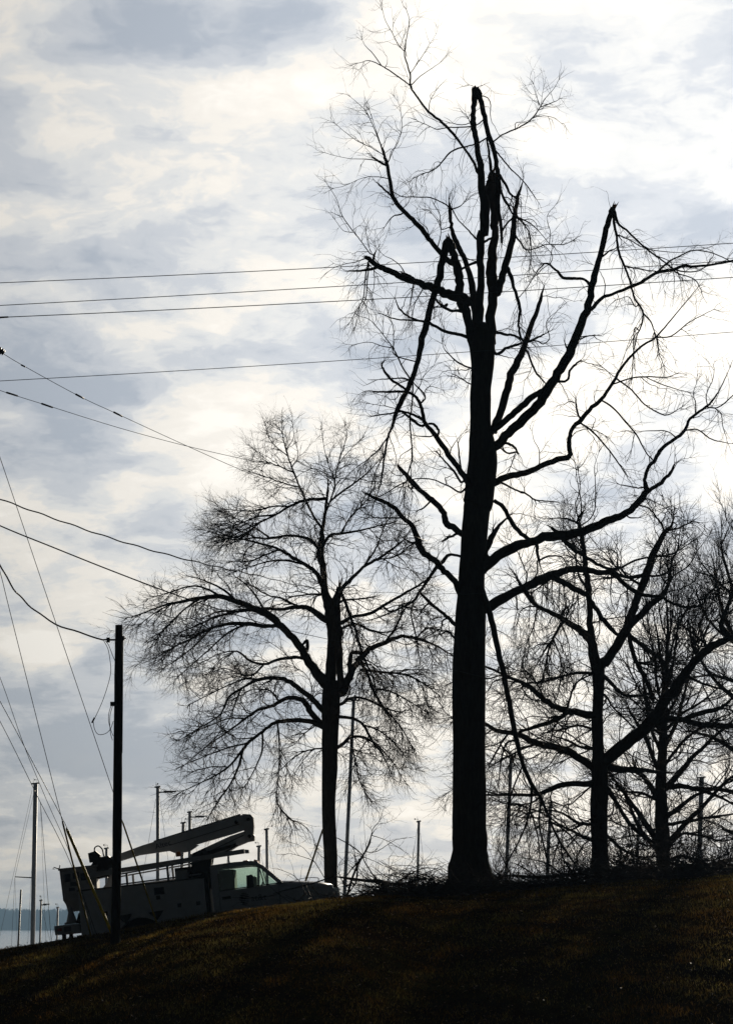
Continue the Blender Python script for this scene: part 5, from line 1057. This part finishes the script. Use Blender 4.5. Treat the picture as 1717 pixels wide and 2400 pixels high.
# ------------------------------------------------------------------ bucket truck
def make_truck():
    t = empty('bucket_truck', TRUCK, 'white utility bucket truck parked nose uphill with its boom folded over the cab', 'truck')
    t.rotation_euler = (0, R(-6), 0)
    def box(name, a, b, mat, parent=t, bevel=0.0):
        bm = bmesh.new(); add_box(bm, a, b); return bm_obj(name, bm, mat, parent, bevel=bevel)
    def prism(name, pts, y0, y1, mat, parent=t, bevel=0.0, pts2=None):
        bm = bmesh.new(); add_prism(bm, pts, y0, y1, pts2); return bm_obj(name, bm, mat, parent, bevel=bevel)
    W = 1.0
    # frame rails and running gear
    box('chassis', (-4.75, -0.45, 0.50), (1.75, 0.45, 0.68), M['black'])
    def wheel(x, y):
        r = 0.40; ty = [(-0.13, 0.24), (-0.12, 0.36), (-0.08, 0.395), (0.08, 0.395), (0.12, 0.36), (0.13, 0.24)]
        w = bpy.data.objects.new('wheel', None); link(w, t); w.location = (x, y, 0.40)
        tube_obj('tyre', [(0.0, a, 0.0) for a, q in ty], [q for a, q in ty], M['rubber'], w, 24)
        rm = [(-0.134, 0.05), (-0.132, 0.13), (-0.10, 0.17), (-0.131, 0.235), (-0.05, 0.24), (0.131, 0.235)]
        tube_obj('rim', [(0.0, a * (1 if y < 0 else -1), 0.0) for a, q in rm], [q for a, q in rm], M['paint_old'], w, 20)
    for x, ys in ((1.18, (-0.88, 0.88)), (-3.05, (-0.95, -0.66, 0.66, 0.95))):
        for y in ys: wheel(x, y)
    # front end: fenders and hood
    arch = [(1.18 + 0.50 * math.cos(a), 0.42 + 0.48 * math.sin(a)) for a in np.linspace(math.pi * 0.96, 0.04 * math.pi, 9)]
    side = [(0.55, 0.55)] + arch + [(1.80, 0.55), (2.02, 0.60), (2.04, 1.02), (1.93, 1.16), (1.86, 1.25), (0.55, 1.36)]
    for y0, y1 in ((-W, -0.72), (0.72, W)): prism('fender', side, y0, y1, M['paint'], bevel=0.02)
    hood = [(0.52, 1.30), (1.88, 1.16), (1.90, 1.27), (1.50, 1.375), (0.95, 1.455), (0.50, 1.50)]
    bm = bmesh.new()
    secs = [(-0.96, -0.05), (-0.80, 0.0), (-0.35, 0.03), (0.35, 0.03), (0.80, 0.0), (0.96, -0.05)]
    rows = [[bm.verts.new((x, y, z + (dz if i > 1 else 0))) for i, (x, z) in enumerate(hood)] for y, dz in secs]
    for a_, b_ in zip(rows, rows[1:]):
        for i in range(len(hood)): bm.faces.new((a_[i], a_[(i + 1) % 6], b_[(i + 1) % 6], b_[i]))
    bm.faces.new(rows[0]); bm.faces.new(rows[-1][::-1])
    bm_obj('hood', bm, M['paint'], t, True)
    box('engine_bay', (0.58, -0.71, 0.62), (1.86, 0.71, 1.20), M['black'])
    g = box('grille', (1.90, -0.60, 0.86), (1.97, 0.60, 1.20), M['chrome'], bevel=0.015)
    for k in range(4): box('grille_bar', (1.972, -0.55, 0.89 + k * 0.075), (1.985, 0.55, 0.925 + k * 0.075), M['black'], g)
    for s in (-1, 1):
        h = box('headlight', (1.84, s * 0.80 - 0.18, 0.98), (2.055, s * 0.80 + 0.18, 1.19), M['lens'], bevel=0.04)
        box('turn_signal', (1.86, s * 0.80 - 0.17, 0.90), (2.052, s * 0.80 + 0.17, 0.965), M['amber'], bevel=0.015)
    prism('front_bumper', [(1.98, 0.56), (2.14, 0.60), (2.16, 0.78), (2.08, 0.84), (1.98, 0.84)], -0.99, 0.99, M['chrome'], bevel=0.02)
    # cab shell
    cab = box('cab_floor', (-1.14, -0.93, 0.55), (0.56, 0.93, 0.66), M['black'])
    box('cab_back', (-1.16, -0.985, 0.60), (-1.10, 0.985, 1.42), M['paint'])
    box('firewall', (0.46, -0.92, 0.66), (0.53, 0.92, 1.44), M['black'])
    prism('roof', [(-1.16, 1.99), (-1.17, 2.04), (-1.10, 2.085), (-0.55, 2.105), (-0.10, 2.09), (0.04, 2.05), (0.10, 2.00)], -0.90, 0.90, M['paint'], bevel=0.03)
    for s in (-1, 1):
        y0, y1 = sorted((s * 0.93, s * 0.995))
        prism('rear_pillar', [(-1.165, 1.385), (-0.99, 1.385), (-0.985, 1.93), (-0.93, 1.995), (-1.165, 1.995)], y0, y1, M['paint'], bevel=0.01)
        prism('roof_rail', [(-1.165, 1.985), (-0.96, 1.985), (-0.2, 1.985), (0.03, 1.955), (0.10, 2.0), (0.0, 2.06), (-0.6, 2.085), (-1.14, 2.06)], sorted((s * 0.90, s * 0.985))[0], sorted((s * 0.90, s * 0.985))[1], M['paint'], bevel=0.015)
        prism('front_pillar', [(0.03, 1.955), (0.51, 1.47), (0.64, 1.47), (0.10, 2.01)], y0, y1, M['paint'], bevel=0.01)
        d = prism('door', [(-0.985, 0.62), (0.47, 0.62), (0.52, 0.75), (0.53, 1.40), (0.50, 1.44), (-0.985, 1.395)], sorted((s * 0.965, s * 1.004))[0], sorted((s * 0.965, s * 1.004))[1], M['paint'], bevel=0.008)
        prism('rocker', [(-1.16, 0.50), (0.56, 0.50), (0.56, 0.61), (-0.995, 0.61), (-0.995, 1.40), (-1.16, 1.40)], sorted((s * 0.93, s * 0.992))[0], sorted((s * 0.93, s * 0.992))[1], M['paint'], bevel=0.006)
        box('handle', (-0.93, min(s * 1.004, s * 1.03), 1.19), (-0.70, max(s * 1.004, s * 1.03), 1.26), M['black'], d, 0.008)
        prism('side_trim', [(-0.98, 1.40), (0.50, 1.445), (0.50, 1.47), (-0.98, 1.43)], sorted((s * 0.97, s * 1.0))[0], sorted((s * 0.97, s * 1.0))[1], M['black'])
        prism('side_window', [(-0.985, 1.42), (0.50, 1.45), (0.03, 1.965), (-0.93, 1.985), (-0.98, 1.93)], s * 0.955 - 0.004, s * 0.955 + 0.004, M['glass'])
        prism('window_bar', [(0.16, 1.44), (0.19, 1.44), (0.10, 1.90), (0.07, 1.93)], sorted((s * 0.95, s * 0.97))[0], sorted((s * 0.95, s * 0.97))[1], M['black'])
        m = prism('mirror', [(-0.27, 1.41), (-0.09, 1.41), (-0.08, 1.70), (-0.12, 1.74), (-0.25, 1.72)], sorted((s * 1.10, s * 1.22))[0], sorted((s * 1.10, s * 1.22))[1], M['black'], bevel=0.02)
        box('mirror_arm', (-0.19, min(s * 1.0, s * 1.12), 1.48), (-0.13, max(s * 1.0, s * 1.12), 1.52), M['black'], m)
    bm = bmesh.new()
    q = [bm.verts.new(v) for v in ((0.56, -0.93, 1.475), (0.56, 0.93, 1.475), (0.07, 0.88, 1.985), (0.07, -0.88, 1.985))]; bm.faces.new(q)
    ext = bmesh.ops.solidify(bm, geom=bm.faces[:], thickness=0.008); bm_obj('windshield', bm, M['glass'], t)
    prism('cowl', [(0.44, 1.42), (0.66, 1.44), (0.62, 1.485), (0.50, 1.49)], -0.95, 0.95, M['black'])
    box('rear_window', (-1.136, -0.75, 1.43), (-1.128, 0.75, 1.92), M['glass'])
    for a_, b_ in (((-1.16, -0.985, 1.42), (-1.105, -0.76, 1.99)), ((-1.16, 0.76, 1.42), (-1.105, 0.985, 1.99)), ((-1.16, -0.76, 1.92), (-1.105, 0.76, 1.99))): box('cab_back_frame', a_, b_, M['paint'])
    # inside: bench seat, dash, wheel
    st = prism('seat', [(-1.05, 0.68), (-0.40, 0.68), (-0.38, 0.98), (-0.82, 1.0), (-0.98, 1.62), (-1.08, 1.62)], -0.85, 0.85, M['seat'], bevel=0.03)
    for y in (-0.48, 0.48): prism('headrest', [(-1.06, 1.64), (-0.93, 1.64), (-0.95, 1.86), (-1.06, 1.86)], y - 0.14, y + 0.14, M['seat'], st, 0.03)
    prism('dashboard', [(0.15, 1.05), (0.44, 1.05), (0.44, 1.43), (0.26, 1.44), (0.17, 1.32)], -0.92, 0.92, M['black'], bevel=0.03)
    ring = [(0.02 + 0.07 * math.cos(a), 0.45 + 0.19 * math.sin(a), 1.38 + 0.17 * math.cos(a)) for a in np.linspace(0, 2 * math.pi, 17)]
    tube_obj('steering_wheel', ring, 0.016, M['black'], t, 6)
    prism('equipment_box', [(-0.97, 1.35), (-0.60, 1.35), (-0.585, 1.93), (-0.97, 1.95)], -0.55, 0.80, M['seat'], bevel=0.02)
    for k in range(5):
        y = -0.6 + 0.3 * k
        prism('marker_light', [(-0.06, 2.07), (0.05, 2.05), (0.04, 2.10), (-0.03, 2.125)], y - 0.06, y + 0.06, M['amber'], bevel=0.008)
    prism('rain_visor', [(-0.36, 2.10), (-0.20, 2.10), (-0.22, 2.14), (-0.34, 2.14)], -0.16, 0.16, M['amber'], bevel=0.012)
    # lettering on the door
    def words(txt, size, loc, mat, parent, flip=False, name='lettering'):
        cu = bpy.data.curves.new(name, 'FONT'); cu.body = txt; cu.size = size; cu.extrude = 0.002; cu.align_x = 'CENTER'; cu.resolution_u = 3
        ob = bpy.data.objects.new('tmp', cu); COL.objects.link(ob)
        bpy.context.view_layer.update()
        me = bpy.data.meshes.new_from_object(ob.evaluated_get(bpy.context.evaluated_depsgraph_get())); bpy.data.objects.remove(ob)
        me.materials.clear(); me.materials.append(mat)
        r = link(bpy.data.objects.new(name, me), parent); r.location = loc; r.rotation_euler = (R(90), 0, 0) if not flip else (R(90), 0, R(180)); return r
    near = [o for o in t.children if o.name.startswith('door')][0]
    words('at&t', 0.23, (0.0, -1.008, 1.07), M['decal_grey'], near)
    # striped globe emblem beside it
    bm = bmesh.new(); gxc, gzc, gr = -0.36, 1.15, 0.155
    for k in range(7):
        z0 = gzc + gr - (k + 0.15) * 2 * gr / 7; z1 = z0 - 2 * gr / 7 * 0.62; zm = (z0 + z1) / 2
        hw = math.sqrt(max(0, gr * gr - (zm - gzc) ** 2)); lean = 0.02 * math.sin(k)
        pts = [(gxc - hw, zm + 0.004), (gxc - hw * 0.5, z0 + 0.006), (gxc + hw * 0.6, z0), (gxc + hw, zm), (gxc + hw * 0.6, z1 + 0.004), (gxc - hw * 0.5, z1)]
        add_prism(bm, pts, -1.010, -1.006)
    bm_obj('emblem', bm, M['decal'], near)
    # utility body
    X0, X1, ZB, ZT = -4.55, -1.34, 0.66, 1.77
    rarch = [(-3.05 + 0.58 * math.cos(a), 0.46 + 0.50 * math.sin(a)) for a in np.linspace(0.1 * math.pi, math.pi * 0.9, 9)]
    body = [(X0, ZB - 0.12), (X0, ZT), (X1, ZT), (X1, 0.56)] + [(X1 - 0.4, 0.56)] + rarch + [(X0 + 0.4, ZB - 0.12)]
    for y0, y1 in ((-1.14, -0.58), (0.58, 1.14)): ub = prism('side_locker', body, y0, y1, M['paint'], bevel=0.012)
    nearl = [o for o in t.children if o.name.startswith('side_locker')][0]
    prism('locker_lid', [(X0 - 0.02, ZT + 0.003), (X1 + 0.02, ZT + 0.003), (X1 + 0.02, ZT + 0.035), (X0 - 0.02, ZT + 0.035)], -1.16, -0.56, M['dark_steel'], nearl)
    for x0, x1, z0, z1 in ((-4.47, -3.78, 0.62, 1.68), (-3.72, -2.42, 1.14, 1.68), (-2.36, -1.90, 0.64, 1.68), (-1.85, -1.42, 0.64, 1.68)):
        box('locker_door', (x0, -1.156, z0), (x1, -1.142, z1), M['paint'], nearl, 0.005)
        box('latch', (x1 - 0.16, -1.172, (z0 + z1) / 2 - 0.05), (x1 - 0.06, -1.157, (z0 + z1) / 2 + 0.05), M['dark_steel'], nearl, 0.005)
    box('warning_plate', (-2.62, -1.162, 1.48), (-2.36, -1.1565, 1.66), M['decal'], nearl)
    for xc in (-3.42, -2.62): prism('chock_holder', [(xc - 0.2, 1.06), (xc + 0.2, 1.08), (xc + 0.02, 0.84)], -1.19, -1.158, M['black'], nearl)
    for s in (-1, 1): prism('wheel_housing', [(-3.70, 0.60), (-3.66, 1.02), (-2.44, 1.02), (-2.40, 0.60)], s * 0.56 - 0.015, s * 0.56 + 0.015, M['black'])
    box('under_body', (-4.5, -0.44, 0.30), (0.5, 0.44, 0.495), M['black'])
    box('bed_floor', (X0, -0.57, 0.69), (X1, 0.57, 0.78), M['paint_old'])
    box('bulkhead', (X1 + 0.02, -0.95, 0.70), (X1 + 0.10, 0.95, 1.90), M['black'])
    box('tail_board', (X0 - 0.03, -0.57, 0.70), (X0 + 0.02, 0.57, 1.25), M['paint_old'])
    rsx = box('rear_step', (-5.22, -1.12, 0.74), (-4.58, 1.12, 0.97), M['paint_old'], bevel=0.01)
    box('step_plate', (-4.98, -1.126, 0.80), (-4.80, -1.1205, 0.92), M['decal_grey'], rsx)
    for s in (-1, 1):
        box('tail_light', (-5.235, s * 0.95 - 0.1, 0.81), (-5.221, s * 0.95 + 0.1, 0.91), M['red'], rsx)
        box('side_marker', (-5.15, s * 1.1235 - 0.003, 0.83), (-5.04, s * 1.1235 + 0.003, 0.90), M['red'], rsx)
        box('outrigger', (-5.08, s * 0.8 - 0.05, 0.05), (-4.98, s * 0.8 + 0.05, 0.74), M['dark_steel'])
        box('mud_flap', (-3.72, s * 0.85 - 0.25, 0.15), (-3.70, s * 0.85 + 0.25, 0.62), M['rubber'])
    cone = tube_obj('traffic_cone', [(-4.82, -0.7, 0.98), (-4.82, -0.7, 1.03), (-4.82, -0.7, 1.035), (-4.82, -0.7, 1.42)], [0.19, 0.19, 0.14, 0.03], M['paint_old'], t, 14)
    prism('hitch_vise', [(-4.7, 0.98), (-4.2, 0.98), (-4.25, 1.25), (-4.45, 1.34), (-4.62, 1.22)], -0.85, -0.3, M['black'], bevel=0.02)
    # aerial device
    tur = tube_obj('turret', [(-1.50, 0, 0.78), (-1.50, 0, 1.5), (-1.50, 0, 1.52), (-1.50, 0, 2.05)], [0.26, 0.26, 0.33, 0.30], M['dark_steel'], t, 16)
    for y in (-0.32, 0.32): prism('turret_plate', [(-1.72, 1.9), (-1.22, 1.9), (-1.10, 2.32), (-1.30, 2.55), (-1.62, 2.45)], y - 0.03, y + 0.03, M['dark_steel'], tur, 0.01)
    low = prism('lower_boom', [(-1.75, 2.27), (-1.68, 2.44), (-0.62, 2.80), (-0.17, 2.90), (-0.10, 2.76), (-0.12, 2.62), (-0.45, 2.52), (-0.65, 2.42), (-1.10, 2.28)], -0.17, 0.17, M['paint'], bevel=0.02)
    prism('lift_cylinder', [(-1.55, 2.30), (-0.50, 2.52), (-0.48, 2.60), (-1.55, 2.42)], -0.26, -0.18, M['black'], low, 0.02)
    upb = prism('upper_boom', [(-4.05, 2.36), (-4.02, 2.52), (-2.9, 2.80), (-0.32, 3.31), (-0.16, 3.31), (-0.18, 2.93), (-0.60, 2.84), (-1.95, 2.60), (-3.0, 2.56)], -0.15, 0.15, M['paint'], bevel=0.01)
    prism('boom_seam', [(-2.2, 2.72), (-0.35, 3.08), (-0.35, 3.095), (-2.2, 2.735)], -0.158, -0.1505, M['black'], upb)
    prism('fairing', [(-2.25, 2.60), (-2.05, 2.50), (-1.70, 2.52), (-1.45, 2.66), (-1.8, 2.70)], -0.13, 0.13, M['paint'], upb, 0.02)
    prism('elbow', [(-0.24, 2.60), (0.0, 2.62), (0.02, 2.74), (-0.01, 2.78), (0.03, 3.0), (0.03, 3.22), (-0.03, 3.30), (-0.24, 3.335)], -0.21, 0.21, M['paint_old'], upb, 0.008)
    prism('elbow_bar', [(-2.6, 2.865), (-0.30, 3.325), (-0.30, 3.35), (-2.6, 2.89)], -0.10, 0.10, M['dark_steel'], upb)
    prism('seam_strip', [(-1.2, 2.45), (-0.25, 2.78), (-0.25, 2.80), (-1.2, 2.47)], -0.178, -0.1705, M['black'], low)
    for (x, z) in ((-0.10, 3.18), (-0.42, 3.14), (-0.12, 2.74)): tube_obj('pin', [(x, -0.225, z), (x, 0.225, z)], 0.045, M['black'], upb, 10)
    words('Altec', 0.20, (-2.35, -0.154, 2.70), M['decal'], upb).rotation_euler = (R(90), R(-11), 0)
    jib = prism('boom_support', [(-4.30, 2.10), (-4.30, 2.22), (-0.26, 2.415), (-0.26, 2.30), (-1.6, 2.235)], -0.78, -0.62, M['paint_old'], bevel=0.015)
    prism('support_end', [(-0.25, 2.30), (-0.14, 2.29), (-0.14, 2.38), (-0.25, 2.40)], -0.77, -0.63, M['paint'], jib, 0.02)
    for z0, dz in ((2.12, 0.13), (1.87, 0.02)):
        tube_obj('rack_rail', [(-3.65, -0.9, z0 - 0.03), (-1.40, -0.9, z0 + dz)], 0.020, M['paint_old'], t, 8)
        tube_obj('rack_rail', [(-3.65, 0.9, z0 - 0.03), (-1.40, 0.9, z0 + dz)], 0.020, M['paint_old'], t, 8)
    for x in (-3.30, -2.25):
        for y in (-0.9, 0.9): box('rack_post', (x - 0.03, y - 0.02, 1.80), (x + 0.03, y + 0.02, 2.28 if x > -3 else 2.12), M['paint_old'])
    tube_obj('strobe_light', [(-1.95, -0.7, 2.40), (-1.95, -0.7, 2.42), (-1.95, -0.7, 2.50), (-1.95, -0.7, 2.53)], [0.07, 0.075, 0.065, 0.03], M['amber'], t, 10)
    box('cable_reel_frame', (-2.10, -0.5, 1.80), (-1.68, 0.2, 2.12), M['dark_steel'], bevel=0.02)
    box('tool_case', (-2.05, -0.95, 1.81), (-1.75, -0.62, 2.03), M['paint_old'], bevel=0.02)
    for k in range(3): tube_obj('hydraulic_hose', spline([(-1.7 + 0.06 * k, -0.25, 2.2), (-1.35, -0.36 - 0.03 * k, 2.30 + 0.05 * k), (-0.9, -0.27, 2.36), (-0.45, -0.24, 2.55)], 5), 0.018, M['rubber'], t, 6)
    # bucket at the tip
    bm = bmesh.new()
    rings = [(-4.93, -4.20, 1.30), (-4.96, -4.17, 1.48), (-5.02, -4.13, 1.60), (-5.05, -4.11, 2.36), (-5.08, -4.09, 2.37), (-5.08, -4.09, 2.42), (-5.03, -4.14, 2.42), (-5.0, -4.16, 1.62)]
    vv = [[bm.verts.new((x, y, z)) for x, y in ((a_, -w_), (b_, -w_), (b_, w_), (a_, w_))] for (a_, b_, z), w_ in zip(rings, (.30, .33, .355, .36, .385, .385, .34, .32))]
    for a_, b_ in zip(vv, vv[1:]):
        for i in range(4): bm.faces.new((a_[i], a_[(i + 1) % 4], b_[(i + 1) % 4], b_[i]))
    bm.faces.new(vv[0]); bm.faces.new(vv[-1])
    bk = bm_obj('bucket', bm, M['paint_old'], t, bevel=0.02); bk.location.y = -0.1
    bk2 = bk
    for x0, x1, z0, z1 in ((-4.93, -4.78, 2.06, 2.26), (-4.72, -4.56, 2.12, 2.28), (-4.52, -4.38, 2.06, 2.24), (-4.80, -4.62, 1.94, 2.05), (-4.85, -4.70, 1.82, 1.90)):
        box('warning_label', (x0, -0.368, z0), (x1, -0.3625, z1), M['decal'], bk)
    tube_obj('lanyard_hook', [(-5.08, -0.2, 2.42), (-5.2, -0.2, 2.47), (-5.24, -0.2, 2.44), (-5.16, -0.2, 2.41), (-5.06, -0.2, 2.44), (-5.04, -0.2, 2.52)], 0.014, M['dark_steel'], bk, 5)
    ctl = prism('boom_tip', [(-4.22, 2.05), (-3.62, 2.12), (-3.55, 2.36), (-3.78, 2.62), (-4.10, 2.60), (-4.25, 2.42)], -0.34, 0.10, M['black'], upb, 0.03)
    prism('control_head', [(-4.28, 2.50), (-4.04, 2.50), (-3.98, 2.66), (-4.10, 2.78), (-4.30, 2.74)], -0.30, -0.05, M['black'], upb, 0.02)
    tube_obj('hose_loop', spline([(-4.14, -0.2, 2.72), (-4.12, -0.22, 2.86), (-4.02, -0.22, 2.90), (-3.93, -0.2, 2.80), (-3.90, -0.18, 2.62), (-3.75, -0.17, 2.5)], 5), 0.018, M['rubber'], upb, 6)
    tube_obj('tip_sheave', [(-3.72, -0.42, 2.20), (-3.72, -0.38, 2.20), (-3.72, -0.34, 2.20)], [0.09, 0.11, 0.09], M['paint_old'], upb, 16)
    prism('boom_rest', [(-4.10, 1.72), (-3.70, 1.72), (-3.60, 2.0), (-3.66, 2.22), (-3.82, 2.20), (-3.86, 1.95)], -0.30, -0.05, M['paint_old'], t, 0.02)
    return t
make_truck()
# ------------------------------------------------------------------ grass and leaves
def turf_blades():
    rs = np.random.RandomState(12); N = 300000
    yy = 41 + rs.rand(N) * 31; u = rs.uniform(-0.185, 0.185, N); x = u * yy
    clump = np.sin(x * 1.9 + np.sin(yy * 0.9) * 2) * np.sin(yy * 1.3 + x * 0.6) + np.sin(x * 5.1 + 1) * np.sin(yy * 3.7) * 0.6
    keep = rs.rand(N) < 0.62 + 0.3 * clump; x, yy, clump = x[keep], yy[keep], clump[keep]; N = len(x)
    z = ground_z(x, yy) - 0.01
    h = rs.uniform(0.025, 0.075, N) * (1 + 0.35 * np.clip(clump, -1, 1)); w = rs.uniform(0.004, 0.010, N); a = rs.rand(N) * 6.283
    lx, ly = rs.randn(N) * 0.03, rs.randn(N) * 0.03
    b = np.stack([x, yy, z], -1); s = np.stack([np.cos(a) * w, np.sin(a) * w, np.zeros(N)], -1)
    V = np.stack([b - s, b + s, b + np.stack([lx, ly, h], -1)], 1).reshape(-1, 3)
    tag(mesh_np('grass', V, np.arange(len(V)).reshape(-1, 3), M['blade']), 'short wintry grass covering the slope', kind='stuff')
turf_blades()
def leaves():
    rs = np.random.RandomState(13); N = 3000
    yy = 41 + rs.rand(N) * 30; x = rs.uniform(-0.185, 0.185, N) * yy; z = ground_z(x, yy) + rs.uniform(0.01, 0.06, N)
    a = rs.rand(N) * 6.283; L = rs.uniform(0.012, 0.04, N); w = L * rs.uniform(0.5, 0.8, N)
    t = np.stack([np.cos(a), np.sin(a), rs.randn(N) * 0.35], -1); sd = np.stack([-np.sin(a), np.cos(a), rs.randn(N) * 0.35], -1)
    c = np.stack([x, yy, z], -1); up = np.zeros((N, 3)); up[:, 2] = 0.012
    V = np.stack([c - t * L[:, None], c + sd * w[:, None] + up, c + t * L[:, None], c - sd * w[:, None] + up], 1).reshape(-1, 3)
    i = np.arange(N)[:, None] * 4
    tag(mesh_np('fallen_leaves', V, np.concatenate([i + np.array([[0, 1, 2]]), i + np.array([[0, 2, 3]])]), M['leaf']), 'dead leaves scattered over the slope', kind='stuff')
leaves()
# ------------------------------------------------------------------ air
def haze():
    m = bpy.data.materials.new('haze'); m.use_nodes = True; g = NT(m.node_tree); g.n.remove(g.n['Principled BSDF'])
    v = g.node('ShaderNodeVolumePrincipled'); v.inputs['Color'].default_value = (0.42, 0.68, 1.0, 1); v.inputs['Density'].default_value = HAZE; v.inputs['Anisotropy'].default_value = 0.0
    g.put(g.n['Material Output'].inputs['Volume'], v.outputs[0])
    bm = bmesh.new(); add_box(bm, (-4600, -1300, -9.0), (4600, 6900, 48.0)); o = bm_obj('haze', bm, m); o['kind'] = 'stuff'; o['label'] = 'thin blue haze over the lake'
HAZE = 0.00016
haze()
